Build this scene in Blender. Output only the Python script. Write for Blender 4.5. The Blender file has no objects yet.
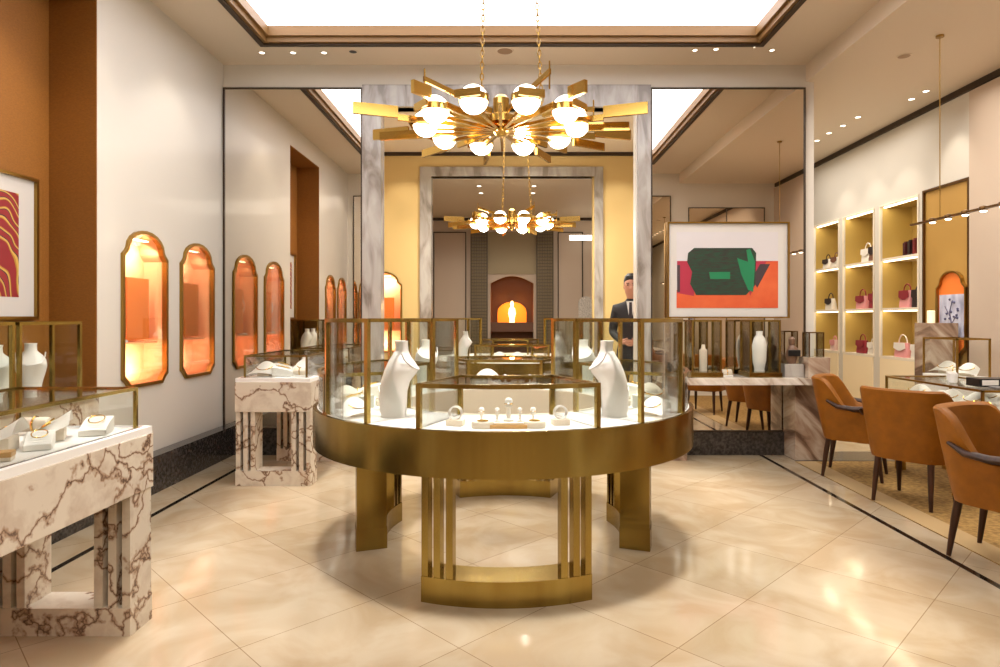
import bpy, bmesh, math, random
from mathutils import Vector, Matrix
from mathutils.geometry import tessellate_polygon
random.seed(7)
sc = bpy.context.scene
COL = sc.collection
PI = math.pi
HC = 1.32            # camera height

# ------------------------------------------------------------------ camera, world, exposure
cam_d = bpy.data.cameras.new('camera'); cam = bpy.data.objects.new('camera', cam_d); COL.objects.link(cam)
cam.location = (0, 0, HC); cam.rotation_euler = (PI/2, 0, 0)
cam_d.sensor_width = 36; cam_d.lens = 23.04; cam_d.shift_x = -0.012; cam_d.shift_y = -0.0155
cam_d.clip_start = 0.05
sc.camera = cam
w = bpy.data.worlds.new('world'); sc.world = w; w.use_nodes = True
w.node_tree.nodes['Background'].inputs[0].default_value = (1, .86, .7, 1)
w.node_tree.nodes['Background'].inputs[1].default_value = 0.25
sc.view_settings.view_transform = 'Standard'; sc.view_settings.look = 'None'
sc.view_settings.gamma = 1; sc.view_settings.use_curve_mapping = False
sc.view_settings.exposure = 0.10
cy = sc.cycles
cy.max_bounces = 12; cy.glossy_bounces = 8; cy.diffuse_bounces = 4; cy.transparent_max_bounces = 40
cy.transmission_bounces = 6; cy.caustics_reflective = False; cy.caustics_refractive = False
cy.sample_clamp_indirect = 4; cy.use_denoising = True; cy.blur_glossy = 0.5
try: cy.denoiser = 'OPENIMAGEDENOISE'
except Exception: pass

def area(name, loc, size, power, color=(1, .86, .68), rot=(0, 0, 0), spread=180, shape='RECTANGLE'):
    l = bpy.data.lights.new(name, 'AREA'); l.shape = shape; l.size = size[0]; l.size_y = size[1]
    l.energy = power; l.color = color; l.spread = math.radians(spread)
    o = bpy.data.objects.new(name, l); o.location = loc; o.rotation_euler = rot; COL.objects.link(o); return o
def spot(name, loc, target, power, angle=60, color=(1, .9, .76), radius=.04, blend=.6):
    l = bpy.data.lights.new(name, 'SPOT'); l.energy = power; l.color = color; l.spot_size = math.radians(angle)
    l.spot_blend = blend; l.shadow_soft_size = radius
    o = bpy.data.objects.new(name, l); o.location = loc
    d = Vector(target) - Vector(loc); o.rotation_euler = d.to_track_quat('-Z', 'Y').to_euler(); COL.objects.link(o); return o
def point(name, loc, power, color=(1, .84, .64), radius=.03):
    l = bpy.data.lights.new(name, 'POINT'); l.energy = power; l.color = color; l.shadow_soft_size = radius
    o = bpy.data.objects.new(name, l); o.location = loc; COL.objects.link(o); return o

# narrow beam array inside the ceiling light box, straight down
area('box_downlights', (0, 4.05, 3.98), (3.9, 3.3), 37, (1, .97, .93), spread=9)
area('rear_room_fill', (0, -1.2, 3.7), (3.5, 2.2), 150, (1, .95, .87))  # added lamp out of view, so the brass band reflects warm
area('second_room_light', (0, 8.0, 3.74), (1.6, 1.6), 110, (1, .94, .84), spread=150)
area('third_room_light', (0, 11.9, 3.45), (3.5, 1.6), 50, (1, .94, .84), spread=150)
area('bay_light', (3.7, 4.4, 3.58), (1.2, 3.6), 75, (1, .94, .86), spread=130)
area('bay_far_light', (3.7, 8.2, 3.58), (1.2, 2.6), 36, (1, .94, .86), spread=150)

# ------------------------------------------------------------------ materials
def s2l(c):
    return tuple((v/255/12.92 if v/255 <= .04045 else ((v/255+.055)/1.055)**2.4) for v in c) + (1,)
def mat(name, rgb=(200, 200, 200), rough=.5, metal=0., emis=None, estr=0., coat=0., spec=.5, noise=None, bump=None):
    m = bpy.data.materials.new(name); m.use_nodes = True; nt = m.node_tree; b = nt.nodes['Principled BSDF']
    b.inputs['Base Color'].default_value = s2l(rgb); b.inputs['Roughness'].default_value = rough
    b.inputs['Metallic'].default_value = metal; b.inputs['Specular IOR Level'].default_value = spec
    b.inputs['Coat Weight'].default_value = coat; b.inputs['Coat Roughness'].default_value = .05
    if emis: b.inputs['Emission Color'].default_value = s2l(emis); b.inputs['Emission Strength'].default_value = estr
    if noise:       # noise = (scale, second colour, stretch)
        tc = nt.nodes.new('ShaderNodeTexCoord'); mp = nt.nodes.new('ShaderNodeMapping')
        mp.inputs['Scale'].default_value = noise[2]
        n = nt.nodes.new('ShaderNodeTexNoise'); n.inputs['Scale'].default_value = noise[0]; n.inputs['Detail'].default_value = 4
        mx = nt.nodes.new('ShaderNodeMix'); mx.data_type = 'RGBA'
        mx.inputs[6].default_value = s2l(rgb); mx.inputs[7].default_value = s2l(noise[1])
        nt.links.new(tc.outputs['Object'], mp.inputs[0]); nt.links.new(mp.outputs[0], n.inputs['Vector'])
        cr = nt.nodes.new('ShaderNodeValToRGB'); cr.color_ramp.elements[0].position = .35; cr.color_ramp.elements[1].position = .65
        nt.links.new(n.outputs['Fac'], cr.inputs[0]); nt.links.new(cr.outputs[0], mx.inputs[0])
        nt.links.new(mx.outputs[2], b.inputs['Base Color'])
        if bump:
            bp = nt.nodes.new('ShaderNodeBump'); bp.inputs['Strength'].default_value = bump; bp.inputs['Distance'].default_value = .002
            nt.links.new(n.outputs['Fac'], bp.inputs['Height']); nt.links.new(bp.outputs[0], b.inputs['Normal'])
    return m
def marble(name, base, vein, vein2, scale=1.0, rough=.12, width=.05, dist=1.2):
    m = bpy.data.materials.new(name); m.use_nodes = True; nt = m.node_tree; b = nt.nodes['Principled BSDF']
    b.inputs['Roughness'].default_value = rough
    tc = nt.nodes.new('ShaderNodeNewGeometry')
    nz = nt.nodes.new('ShaderNodeTexNoise'); nz.inputs['Scale'].default_value = 2.2*scale; nz.inputs['Detail'].default_value = 6
    vm = nt.nodes.new('ShaderNodeVectorMath'); vm.operation = 'MULTIPLY_ADD'
    vm.inputs[1].default_value = (dist/scale,)*3
    nt.links.new(tc.outputs['Position'], nz.inputs['Vector'])
    nt.links.new(nz.outputs['Color'], vm.inputs[0]); nt.links.new(tc.outputs['Position'], vm.inputs[2])
    vo = nt.nodes.new('ShaderNodeTexVoronoi'); vo.feature = 'DISTANCE_TO_EDGE'; vo.inputs['Scale'].default_value = 2.4*scale
    nt.links.new(vm.outputs[0], vo.inputs['Vector'])
    cr = nt.nodes.new('ShaderNodeValToRGB'); e = cr.color_ramp.elements
    e[0].position = 0; e[0].color = s2l(vein); e[1].position = width*3.2; e[1].color = s2l(base)
    k = cr.color_ramp.elements.new(width); k.color = s2l(vein2)
    nt.links.new(vo.outputs['Distance'], cr.inputs[0])
    n2 = nt.nodes.new('ShaderNodeTexNoise'); n2.inputs['Scale'].default_value = 5*scale; n2.inputs['Detail'].default_value = 8
    nt.links.new(vm.outputs[0], n2.inputs['Vector'])
    c2 = nt.nodes.new('ShaderNodeValToRGB'); c2.color_ramp.elements[0].position = .45; c2.color_ramp.elements[1].position = .7
    mx = nt.nodes.new('ShaderNodeMix'); mx.data_type = 'RGBA'
    nt.links.new(n2.outputs['Fac'], c2.inputs[0]); nt.links.new(c2.outputs[0], mx.inputs[0])
    nt.links.new(cr.outputs[0], mx.inputs[6]); mx.inputs[7].default_value = s2l(vein2)
    mm = nt.nodes.new('ShaderNodeMix'); mm.data_type = 'RGBA'; mm.inputs[0].default_value = .45
    nt.links.new(cr.outputs[0], mm.inputs[6]); nt.links.new(mx.outputs[2], mm.inputs[7])
    nt.links.new(mm.outputs[2], b.inputs['Base Color'])
    return m
def glass_mat(name, tint=(.97, .98, .97), refl=.9):
    m = bpy.data.materials.new(name); m.use_nodes = True; nt = m.node_tree; nt.nodes.clear()
    out = nt.nodes.new('ShaderNodeOutputMaterial'); mix = nt.nodes.new('ShaderNodeMixShader')
    tr = nt.nodes.new('ShaderNodeBsdfTransparent'); tr.inputs[0].default_value = tint + (1,)
    gl = nt.nodes.new('ShaderNodeBsdfGlossy'); gl.inputs['Roughness'].default_value = .0
    gl.inputs[0].default_value = (refl, refl, refl, 1)
    fr = nt.nodes.new('ShaderNodeLayerWeight'); fr.inputs[0].default_value = .12
    mt = nt.nodes.new('ShaderNodeMath'); mt.operation = 'MULTIPLY'; mt.inputs[1].default_value = .8
    nt.links.new(fr.outputs['Fresnel'], mt.inputs[0])
    nt.links.new(mt.outputs[0], mix.inputs[0]); nt.links.new(tr.outputs[0], mix.inputs[1]); nt.links.new(gl.outputs[0], mix.inputs[2])
    nt.links.new(mix.outputs[0], out.inputs[0]); return m
def floor_mat():
    m = bpy.data.materials.new('polished_beige_marble'); m.use_nodes = True; nt = m.node_tree; b = nt.nodes['Principled BSDF']
    g = nt.nodes.new('ShaderNodeNewGeometry')
    mp = nt.nodes.new('ShaderNodeMapping'); mp.inputs['Rotation'].default_value = (0, 0, math.radians(45)); mp.inputs['Location'].default_value = (.1, .2, 0)
    br = nt.nodes.new('ShaderNodeTexBrick'); br.offset = 0; br.inputs['Scale'].default_value = 1
    br.inputs['Brick Width'].default_value = .62; br.inputs['Row Height'].default_value = .62; br.inputs['Mortar Size'].default_value = .0022
    br.inputs['Mortar Smooth'].default_value = .3
    br.inputs['Color1'].default_value = s2l((184, 167, 141)); br.inputs['Color2'].default_value = s2l((173, 156, 129)); br.inputs['Mortar'].default_value = s2l((140, 118, 90))
    nt.links.new(g.outputs['Position'], mp.inputs[0]); nt.links.new(mp.outputs[0], br.inputs['Vector'])
    n = nt.nodes.new('ShaderNodeTexNoise'); n.inputs['Scale'].default_value = 2.3; n.inputs['Detail'].default_value = 9; n.inputs['Distortion'].default_value = 1.4
    nt.links.new(g.outputs['Position'], n.inputs['Vector'])
    cr = nt.nodes.new('ShaderNodeValToRGB'); cr.color_ramp.elements[0].position = .35; cr.color_ramp.elements[0].color = (.84, .77, .68, 1)
    cr.color_ramp.elements[1].position = .62; cr.color_ramp.elements[1].color = (1, 1, 1, 1)
    nt.links.new(n.outputs['Fac'], cr.inputs[0])
    mx = nt.nodes.new('ShaderNodeMix'); mx.data_type = 'RGBA'; mx.blend_type = 'MULTIPLY'; mx.inputs[0].default_value = 1
    nt.links.new(br.outputs['Color'], mx.inputs[6]); nt.links.new(cr.outputs[0], mx.inputs[7])
    nt.links.new(mx.outputs[2], b.inputs['Base Color'])
    b.inputs['Roughness'].default_value = .09; b.inputs['Specular IOR Level'].default_value = .55
    return m
M = {}
M['floor'] = floor_mat()
M['wall'] = mat('greige_wall', (214, 207, 195), .38, coat=.15)
M['wall_pink'] = mat('taupe_wall', (196, 176, 156), .5)
M['ceiling'] = mat('cream_ceiling', (226, 210, 188), .6)
M['ochre'] = mat('ochre_fabric_wall', (148, 94, 26), .7, noise=(60, (136, 84, 20), (1, 1, 3)))
M['yellow'] = mat('yellow_wall', (214, 184, 122), .6)
M['taupe'] = mat('taupe_panel', (160, 132, 104), .5)
M['granite'] = mat('dark_granite', (40, 36, 34), .18, noise=(40, (74, 68, 64), (1, 1, 1)))
M['blackline'] = mat('black_marble_inlay', (30, 22, 16), .1)
M['brass'] = mat('brushed_brass', (172, 150, 84), .22, 1., noise=(3, (158, 134, 72), (3, 3, .1)))
M['brassdark'] = mat('aged_brass', (160, 126, 62), .33, 1.)
M['gold'] = mat('polished_gold', (216, 178, 98), .16, 1.)
M['bronze'] = mat('bronze_trim', (104, 74, 40), .35, .9)
M['trayframe'] = mat('tray_bronze', (128, 94, 50), .5)
M['darkbronze'] = mat('dark_bronze', (60, 44, 28), .5, .3)
M['mirror'] = mat('mirror', (232, 224, 212), .0, 1.)
M['glass'] = glass_mat('clear_glass')
M['white'] = mat('white_leatherette', (244, 240, 232), .55)
M['cream'] = mat('cream_leatherette', (228, 214, 194), .55)
M['deck'] = mat('white_deck', (246, 243, 238), .35)
M['marble'] = marble('violet_veined_marble', (220, 208, 190), (84, 66, 58), (170, 140, 116), 1.15, width=.021, dist=1.6)
M['gmarble'] = marble('grey_veined_marble', (170, 162, 154), (120, 112, 104), (150, 141, 132), 1.6, width=.06, dist=2.6)
M['bmarble'] = marble('brown_veined_marble', (186, 166, 146), (112, 84, 66), (150, 124, 104), 1.3, width=.06, dist=2.6)
def streak(name, base, c2, c3, scale=3., rot=48):
    m = bpy.data.materials.new(name); m.use_nodes = True; nt = m.node_tree; b = nt.nodes['Principled BSDF']; b.inputs['Roughness'].default_value = .15
    g = nt.nodes.new('ShaderNodeNewGeometry'); mp = nt.nodes.new('ShaderNodeMapping'); mp.vector_type = 'TEXTURE'; mp.inputs['Rotation'].default_value = (0, math.radians(rot), .3); mp.inputs['Scale'].default_value = (1, 1, .25)
    n = nt.nodes.new('ShaderNodeTexNoise'); n.inputs['Scale'].default_value = scale; n.inputs['Detail'].default_value = 7; n.inputs['Distortion'].default_value = .7
    cr = nt.nodes.new('ShaderNodeValToRGB'); e = cr.color_ramp.elements; e[0].position = .36; e[0].color = s2l(c3); e[1].position = .62; e[1].color = s2l(base)
    k = cr.color_ramp.elements.new(.47); k.color = s2l(c2)
    nt.links.new(g.outputs['Position'], mp.inputs[0]); nt.links.new(mp.outputs[0], n.inputs['Vector']); nt.links.new(n.outputs['Fac'], cr.inputs[0]); nt.links.new(cr.outputs[0], b.inputs['Base Color']); return m
M['bmarble'] = streak('brown_streaked_marble', (196, 178, 158), (160, 132, 110), (104, 80, 64), 2.2)
M['gmarble'] = streak('grey_marble_sheen_streaks', (178, 172, 164), (158, 150, 142), (128, 118, 108), 2.0, rot=86)  # vertical streaks also paint the soft highlights of the columns
M['wmarble'] = streak('white_brown_marble_top', (232, 224, 212), (206, 194, 178), (150, 124, 104), 2.5)
M['peach'] = mat('peach_niche_lining', (255, 180, 126), .6)
M['orange'] = mat('orange_panel', (252, 132, 52), .5)
M['light'] = mat('luminous_membrane', (255, 255, 255), .6, emis=(246, 247, 255), estr=2.9)
M['globe'] = mat('opal_glass_globe', (255, 250, 240), .3, emis=(255, 244, 222), estr=5.0)
M['led'] = mat('led_strip', (255, 240, 210), .5, emis=(255, 232, 190), estr=6.)
M['downlight'] = mat('downlight_lens', (255, 250, 240), .4, emis=(255, 246, 228), estr=5.)
M['leather'] = mat('ochre_leather', (138, 82, 10), .5, spec=.25, noise=(14, (126, 74, 8), (1, 1, 1)), bump=.15)
M['wood'] = mat('dark_walnut', (66, 38, 22), .45, spec=.3, noise=(6, (46, 26, 14), (6, 6, 1)))
M['carpet'] = mat('gold_carpet', (158, 124, 66), .95, noise=(30, (120, 88, 40), (1, 1, 1)))
M['carpetb'] = mat('carpet_border', (170, 142, 98), .95)
M['shelfgold'] = mat('satin_gold_back', (196, 168, 96), .45, .3)
M['shelfwhite'] = mat('white_shelf', (240, 228, 208), .4)
M['cabinetdoor'] = mat('cream_lit_door', (248, 228, 190), .5)
M['black'] = mat('black_plastic', (20, 20, 22), .3)
M['suit'] = mat('dark_suit', (34, 30, 32), .8); M['shirt'] = mat('white_shirt', (230, 226, 220), .7)
M['tie'] = mat('dark_tie', (40, 24, 28), .6); M['skin'] = mat('skin', (188, 132, 104), .5); M['hair'] = mat('black_hair', (20, 15, 14), .5)
M['silver'] = mat('silver', (236, 234, 232), .35, .7)
M['tan'] = mat('tan_wood', (200, 156, 96), .4)

# ------------------------------------------------------------------ mesh helpers
def box(bm, x0, x1, y0, y1, z0, z1, bev=0.):
    r = bmesh.ops.create_cube(bm, size=1.0)
    vs = r['verts']
    for v in vs:
        v.co = Vector((x0 + (v.co.x+.5)*(x1-x0), y0 + (v.co.y+.5)*(y1-y0), z0 + (v.co.z+.5)*(z1-z0)))
    if bev > 0:
        es = list({e for v in vs for e in v.link_edges})
        bmesh.ops.bevel(bm, geom=es, offset=bev, segments=2, profile=.7, affect='EDGES')
def BX(*a, bev=0.):
    bm = bmesh.new(); box(bm, *a, bev=bev); return bm
def prism(bm, pts, axis, a, b):
    """extrude 2D polygon pts along axis ('x','y','z') from a to b"""
    def P(u, v, t): return {'x': (t, u, v), 'y': (u, t, v), 'z': (u, v, t)}[axis]
    A = [bm.verts.new(P(u, v, a)) for u, v in pts]; B = [bm.verts.new(P(u, v, b)) for u, v in pts]
    n = len(pts)
    tris = tessellate_polygon([[Vector((u, v, 0)) for u, v in pts]])
    for t in tris:
        bm.faces.new([A[i] for i in t]); bm.faces.new([B[i] for i in reversed(t)])
    for i in range(n): bm.faces.new([A[i], A[(i+1) % n], B[(i+1) % n], B[i]])
def holed(bm, outer, holes, axis, a, b):
    """slab with holes: polygon outer/holes (2D) extruded along axis"""
    def P(u, v, t): return {'x': (t, u, v), 'y': (u, t, v), 'z': (u, v, t)}[axis]
    loops = [outer] + holes; flat = [p for l in loops for p in l]
    tris = tessellate_polygon([[Vector((u, v, 0)) for u, v in l] for l in loops])
    A = [bm.verts.new(P(u, v, a)) for u, v in flat]; B = [bm.verts.new(P(u, v, b)) for u, v in flat]
    for t in tris:
        try: bm.faces.new([A[i] for i in t]); bm.faces.new([B[i] for i in reversed(t)])
        except ValueError: pass
    k = 0
    for l in loops:
        n = len(l)
        for i in range(n): bm.faces.new([A[k+i], A[k+(i+1) % n], B[k+(i+1) % n], B[k+i]])
        k += n
def lathe(bm, prof, seg=24, c=(0, 0), a0=0, full=True):
    rings = []
    for r, z in prof:
        if r < 1e-5: rings.append([bm.verts.new((c[0], c[1], z))]); continue
        rings.append([bm.verts.new((c[0]+r*math.cos(2*PI*i/seg), c[1]+r*math.sin(2*PI*i/seg), z)) for i in range(seg)])
    for p, q in zip(rings, rings[1:]):
        for i in range(seg):
            j = (i+1) % seg
            if len(p) == 1 and len(q) == 1: continue
            if len(p) == 1: bm.faces.new([p[0], q[j], q[i]])
            elif len(q) == 1: bm.faces.new([p[i], p[j], q[0]])
            else: bm.faces.new([p[i], p[j], q[j], q[i]])
    if tuple(prof[0]) == tuple(prof[-1]): bmesh.ops.remove_doubles(bm, verts=rings[0]+rings[-1], dist=1e-6); return
    for f, rg in ((0, rings[0]), (1, rings[-1])):
        if len(rg) > 1:
            try: bm.faces.new(rg if f else list(reversed(rg)))
            except ValueError: pass
def loft(bm, secs, seg=20, pw=2.0):
    """secs: (cx, cy, z, rx, ry[, tilt]) superellipse sections"""
    rings = []
    for s in secs:
        cx, cy_, z, rx, ry = s[:5]; tx = s[5] if len(s) > 5 else 0
        rg = []
        for i in range(seg):
            t = 2*PI*i/seg; c, d = math.cos(t), math.sin(t)
            x = rx*math.copysign(abs(c)**(2/pw), c); y = ry*math.copysign(abs(d)**(2/pw), d)
            rg.append(bm.verts.new((cx+x, cy_+y, z + tx*x)))
        rings.append(rg)
    for p, q in zip(rings, rings[1:]):
        for i in range(seg):
            j = (i+1) % seg; bm.faces.new([p[i], p[j], q[j], q[i]])
    bm.faces.new(list(reversed(rings[0]))); bm.faces.new(rings[-1])
def tube(bm, pts, r, seg=10, closed=False, flat=1.0):
    P = [Vector(p) for p in pts]; n = len(P); rings = []; prev = None
    for i, p in enumerate(P):
        if closed: t = (P[(i+1) % n]-P[i-1]).normalized()
        else: t = (P[min(i+1, n-1)]-P[max(i-1, 0)]).normalized()
        if prev is None: u = t.cross(Vector((0, 0, 1)) if abs(t.z) < .9 else Vector((1, 0, 0))).normalized()
        else: u = (prev - t*prev.dot(t)).normalized()
        prev = u; v = t.cross(u)
        rr = r[i] if isinstance(r, (list, tuple)) else r
        rings.append([bm.verts.new(p + u*rr*math.cos(2*PI*k/seg) + v*rr*flat*math.sin(2*PI*k/seg)) for k in range(seg)])
    m = n if closed else n-1
    for i in range(m):
        a, b = rings[i], rings[(i+1) % n]
        for k in range(seg): bm.faces.new([a[k], a[(k+1) % seg], b[(k+1) % seg], b[k]])
    if not closed:
        bm.faces.new(list(reversed(rings[0]))); bm.faces.new(rings[-1])
def sector(bm, r0, r1, a0, a1, z0, z1, seg=None, c=(0, 0)):
    """ring sector; angles in degrees, 0 = toward camera (-y), positive toward +x"""
    full = abs(a1-a0) >= 359.9
    n = seg or max(2, int(abs(a1-a0)/4))
    def P(r, a, z): t = math.radians(a); return (c[0]+r*math.sin(t), c[1]-r*math.cos(t), z)
    cs = []
    for i in range(n if full else n+1):
        a = a0+(a1-a0)*i/n
        cs.append([bm.verts.new(P(r, a, z)) for r, z in ((r0, z0), (r1, z0), (r1, z1), (r0, z1))])
    for i in range(n):
        p, q = cs[i], cs[(i+1) % len(cs)]
        for k in range(4):
            bm.faces.new([p[k], q[k], q[(k+1) % 4], p[(k+1) % 4]])
    if not full: bm.faces.new(cs[0]); bm.faces.new(list(reversed(cs[-1])))
def move(bm, M4): bmesh.ops.transform(bm, matrix=M4, verts=bm.verts); return bm
def RZ(d): return Matrix.Rotation(math.radians(d), 4, 'Z')
def T(x, y, z): return Matrix.Translation((x, y, z))

def obj(name, bm, m, parent=None, label=None, smooth=False, world=False, kind=None):
    """one mesh object; world=True: vertices are in world space and get moved into the parent's frame"""
    if world and parent is not None:
        p = parent; off = Vector((0, 0, 0))
        while p: off += p.location; p = p.parent
        bmesh.ops.translate(bm, vec=-off, verts=bm.verts)
    bmesh.ops.recalc_face_normals(bm, faces=bm.faces)
    me = bpy.data.meshes.new(name); bm.to_mesh(me); bm.free()
    me.materials.append(M[m] if isinstance(m, str) else m)
    if smooth:
        for p in me.polygons: p.use_smooth = True
        try: me.set_sharp_from_angle(angle=math.radians(40))
        except Exception: pass
    o = bpy.data.objects.new(name, me); COL.objects.link(o)
    if parent is not None: o.parent = parent
    if label: o['label'] = label
    if kind: o['kind'] = kind
    return o
def tag(o, label, cat, group=None):
    o['label'] = label; o['category'] = cat
    if group: o['group'] = group
    return o
def thing(name, label, cat, loc=(0, 0, 0), rot=0, group=None):
    o = bpy.data.objects.new(name, None); COL.objects.link(o); o.location = loc; o.rotation_euler = (0, 0, math.radians(rot))
    o.empty_display_size = .05
    return tag(o, label, cat, group)
def single(name, bm, m, label, cat, loc, rot=0, group=None, smooth=True):
    o = obj(name, bm, m, None, smooth=smooth); o.location = loc; o.rotation_euler = (0, 0, math.radians(rot)); return tag(o, label, cat, group)
def struct(name, bm, m): return obj(name, bm, m, kind='structure')
def dup(root, loc=None, rot=None, label=None, group=None, scale=None):
    r = root.copy(); COL.objects.link(r)
    if loc is not None: r.location = loc
    if rot is not None: r.rotation_euler = (0, 0, math.radians(rot))
    if scale is not None: r.scale = (scale if isinstance(scale, tuple) else (scale,)*3)
    if label: r['label'] = label
    if group: r['group'] = group
    for ch in list(root.children):
        c = ch.copy(); COL.objects.link(c); c.parent = r
        for g in list(ch.children):
            d = g.copy(); COL.objects.link(d); d.parent = c
    return r

# ------------------------------------------------------------------ ROOM SHELL
XL, XW = -2.80, 2.93       # left wall; end of mirror wall
XR = 4.50                  # right bay wall
YW = 6.21                  # mirror wall front
YY = 9.5                   # yellow wall
Y3 = 14.0                  # last wall
H = 3.776; HB = 3.61
struct('floor', BX(-4.2, 5.2, -3.5, 15, -.1, 0), 'floor')
def arch_pts(c, z0, z1, w, sh=.16, lift=.10):
    """shouldered arch outline (u, v): flat chamfered bottom, stepped rounded top"""
    h = w/2; L = [(c-h, z0+.07), (c-h+.035, z0+.045), (c-h+.075, z0), (c+h-.075, z0), (c+h-.035, z0+.045), (c+h, z0+.07),
                  (c+h, z1-sh-.03), (c+h-.035, z1-sh), (c+h-.05, z1-sh+.02)]
    n = 10; rx = h-.05
    for i in range(1, n): t = PI*i/n; L.append((c+rx*math.cos(t), z1-sh+.02 + (sh-.02)*math.sin(t)))
    L += [(c-h+.05, z1-sh+.02), (c-h+.035, z1-sh), (c-h, z1-sh-.03)]
    return L
# left wall with niches and the ochre alcove
NZ0, NZ1, NW = .825, 1.96, .56
nich_y = [5.69, 4.88, 2.55, 1.9]
bm = bmesh.new()
holed(bm, [(4.32, 0), (YW+.3, 0), (YW+.3, H+.05), (4.32, H+.05)], [arch_pts(y, NZ0, NZ1, NW) for y in nich_y[:2]], 'x', XL-.12, XL)
holed(bm, [(1.3, 0), (3.10, 0), (3.10, H+.05), (1.3, H+.05)], [arch_pts(y, NZ0, NZ1, .5) for y in nich_y[2:]], 'x', XL-.12, XL)
box(bm, XL-.12, XL, 3.10, 4.32, 3.51, H+.05)
struct('wall_left', bm, 'wall')
bm = bmesh.new()
box(bm, XL-.42, XL-.32, 3.0, 4.42, 0, 3.6); box(bm, XL-.32, XL-.002, 4.312, 4.3195, 0, 3.50); box(bm, XL-.32, XL-.002, 3.1005, 3.108, 0, 3.50)
box(bm, XL-.32, XL-.002, 3.1, 4.32, 3.50, 3.5095); box(bm, XL-.32, XL-.12, 4.32, 4.42, 0, 3.6); box(bm, XL-.32, XL-.12, 3.0, 3.1, 0, 3.6); box(bm, XL-.32, XL-.12, 3.1, 4.32, 3.51, 3.6)
struct('wall_alcove', bm, 'ochre')
struct('wall_left_rear', BX(-3.3, -3.2, -3.5, 1.4, 0, H), 'taupe')
struct('wall_right_rear', BX(3.2, 3.3, -3.5, 1.4, 0, H), 'wall')
struct('wall_rear', BX(-3.3, 3.3, -3.6, -3.5, 0, H), 'taupe')
# near wall (camera stands in its opening)
bm = bmesh.new()
box(bm, -3.3, -1.5, 1.3, 1.5, 0, H); box(bm, 1.5, XR+.1, 1.3, 1.5, 0, H); box(bm, -1.5, 1.5, 1.3, 1.5, 3.36, H)
struct('wall_near', bm, 'wall')
# mirror wall
bm = bmesh.new()
box(bm, -3.4, -1.27, YW, YW+.12, 0, H+.1); box(bm, 1.20, XW, YW, YW+.12, 0, H+.1); box(bm, -1.27, 1.20, YW, YW+.12, 3.36, H+.1)
struct('wall_mirror_side', bm, 'wall')
# yellow wall with inner opening and a niche at left
bm = bmesh.new()
holed(bm, [(-3.4, 0), (-1.2, 0), (-1.2, 3.42), (1.2, 3.42), (1.2, 0), (3.0, 0), (3.0, H+.1), (-3.4, H+.1)],
      [arch_pts(-1.93, NZ0, 1.99, NW)], 'y', YY, YY+.12)
struct('wall_yellow', bm, 'yellow')
bm = bmesh.new(); box(bm, -3.5, -3.4, YW+.12, YY, 0, H); struct('wall_second_left', bm, 'yellow')
bm = bmesh.new(); box(bm, XW-.1, XW, YW+.12, YY+1.6, 0, H); struct('wall_second_right', bm, 'wall')
struct('wall_third_left', BX(-2.7, -2.6, YY+.12, Y3, 0, H), 'taupe')
struct('wall_third_right', BX(2.2, 2.3, YY+.12, Y3, 0, H), 'taupe')
struct('wall_bay_end', BX(XW, XR+.1, 11.0, 11.1, 0, H), 'wall')
# right wall with shelf openings
bays = [(7.09, 7.81), (7.96, 8.68), (8.81, 9.52)]
bm = bmesh.new()
holed(bm, [(1.3, 0), (11.0, 0), (11.0, H), (1.3, H)], [[(a, .86), (b, .86), (b, 2.67), (a, 2.67)] for a, b in bays], 'x', XR, XR+.02)
struct('wall_right', bm, 'wall')
# ceilings
TX, TY0, TY1 = 2.22, 2.3, 5.70
bm = bmesh.new()
holed(bm, [(-3.4, -3.5), (2.85, -3.5), (2.85, YY+.1), (-3.4, YY+.1)], [[(-TX, TY0), (TX, TY0), (TX, TY1), (-TX, TY1)]], 'z', H, H+.08)
struct('ceiling', bm, 'ceiling')
bm = bmesh.new(); box(bm, 2.85, XR+.1, -3.5, 11.1, HB, H+.08); struct('ceiling_bay', bm, 'ceiling')
bm = bmesh.new(); box(bm, -2.7, 2.3, YY+.12, Y3, 3.51, 3.6); struct('ceiling_third', bm, 'ceiling')
# last wall: panels, arched fire-lit recess
bm = bmesh.new()
n = 14; arc = [(-.47+.94*i/n, 2.08+.16*math.sin(PI*i/n)) for i in range(n+1)]
holed(bm, [(-2.7, 0), (-.47, 0)] + arc + [(.47, 0), (2.3, 0), (2.3, 3.6), (-2.7, 3.6)], [], 'y', Y3, Y3+.1)
struct('wall_far', bm, 'wall_pink')
# skirtings, trims
struct('baseboard_left', BX(XL, XL+.12, 1.5, YW, 0, .28), 'granite')
bm = bmesh.new(); box(bm, XL+.12, -1.47, YW-.05, YW, 0, .25); struct('baseboard_far_left', bm, 'granite')
bm = bmesh.new(); box(bm, 1.37, 2.66, YW-.05, YW, 0, .22); struct('baseboard_far_right', bm, 'granite')
struct('trim_1', BX(-2.42, -2.385, 1.5, YW-.12, .0002, .003), 'blackline')
struct('trim_2', BX(2.375, 2.41, 1.5, YW-.05, .0002, .003), 'blackline')
struct('trim_3', BX(2.62, 3.9, 5.90, YW+.1, .0002, .004), 'granite')
bm = bmesh.new(); box(bm, XR-.03, XR, 1.5, 11, HB-.06, HB); struct('trim_4', bm, 'darkbronze')
struct('trim_5', BX(-3.4, 2.83, YY-.03, YY, H-.05, H), 'darkbronze')
struct('trim_6', BX(-2.6, 2.2, Y3-.03, Y3, 3.45, 3.51), 'darkbronze')
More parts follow.
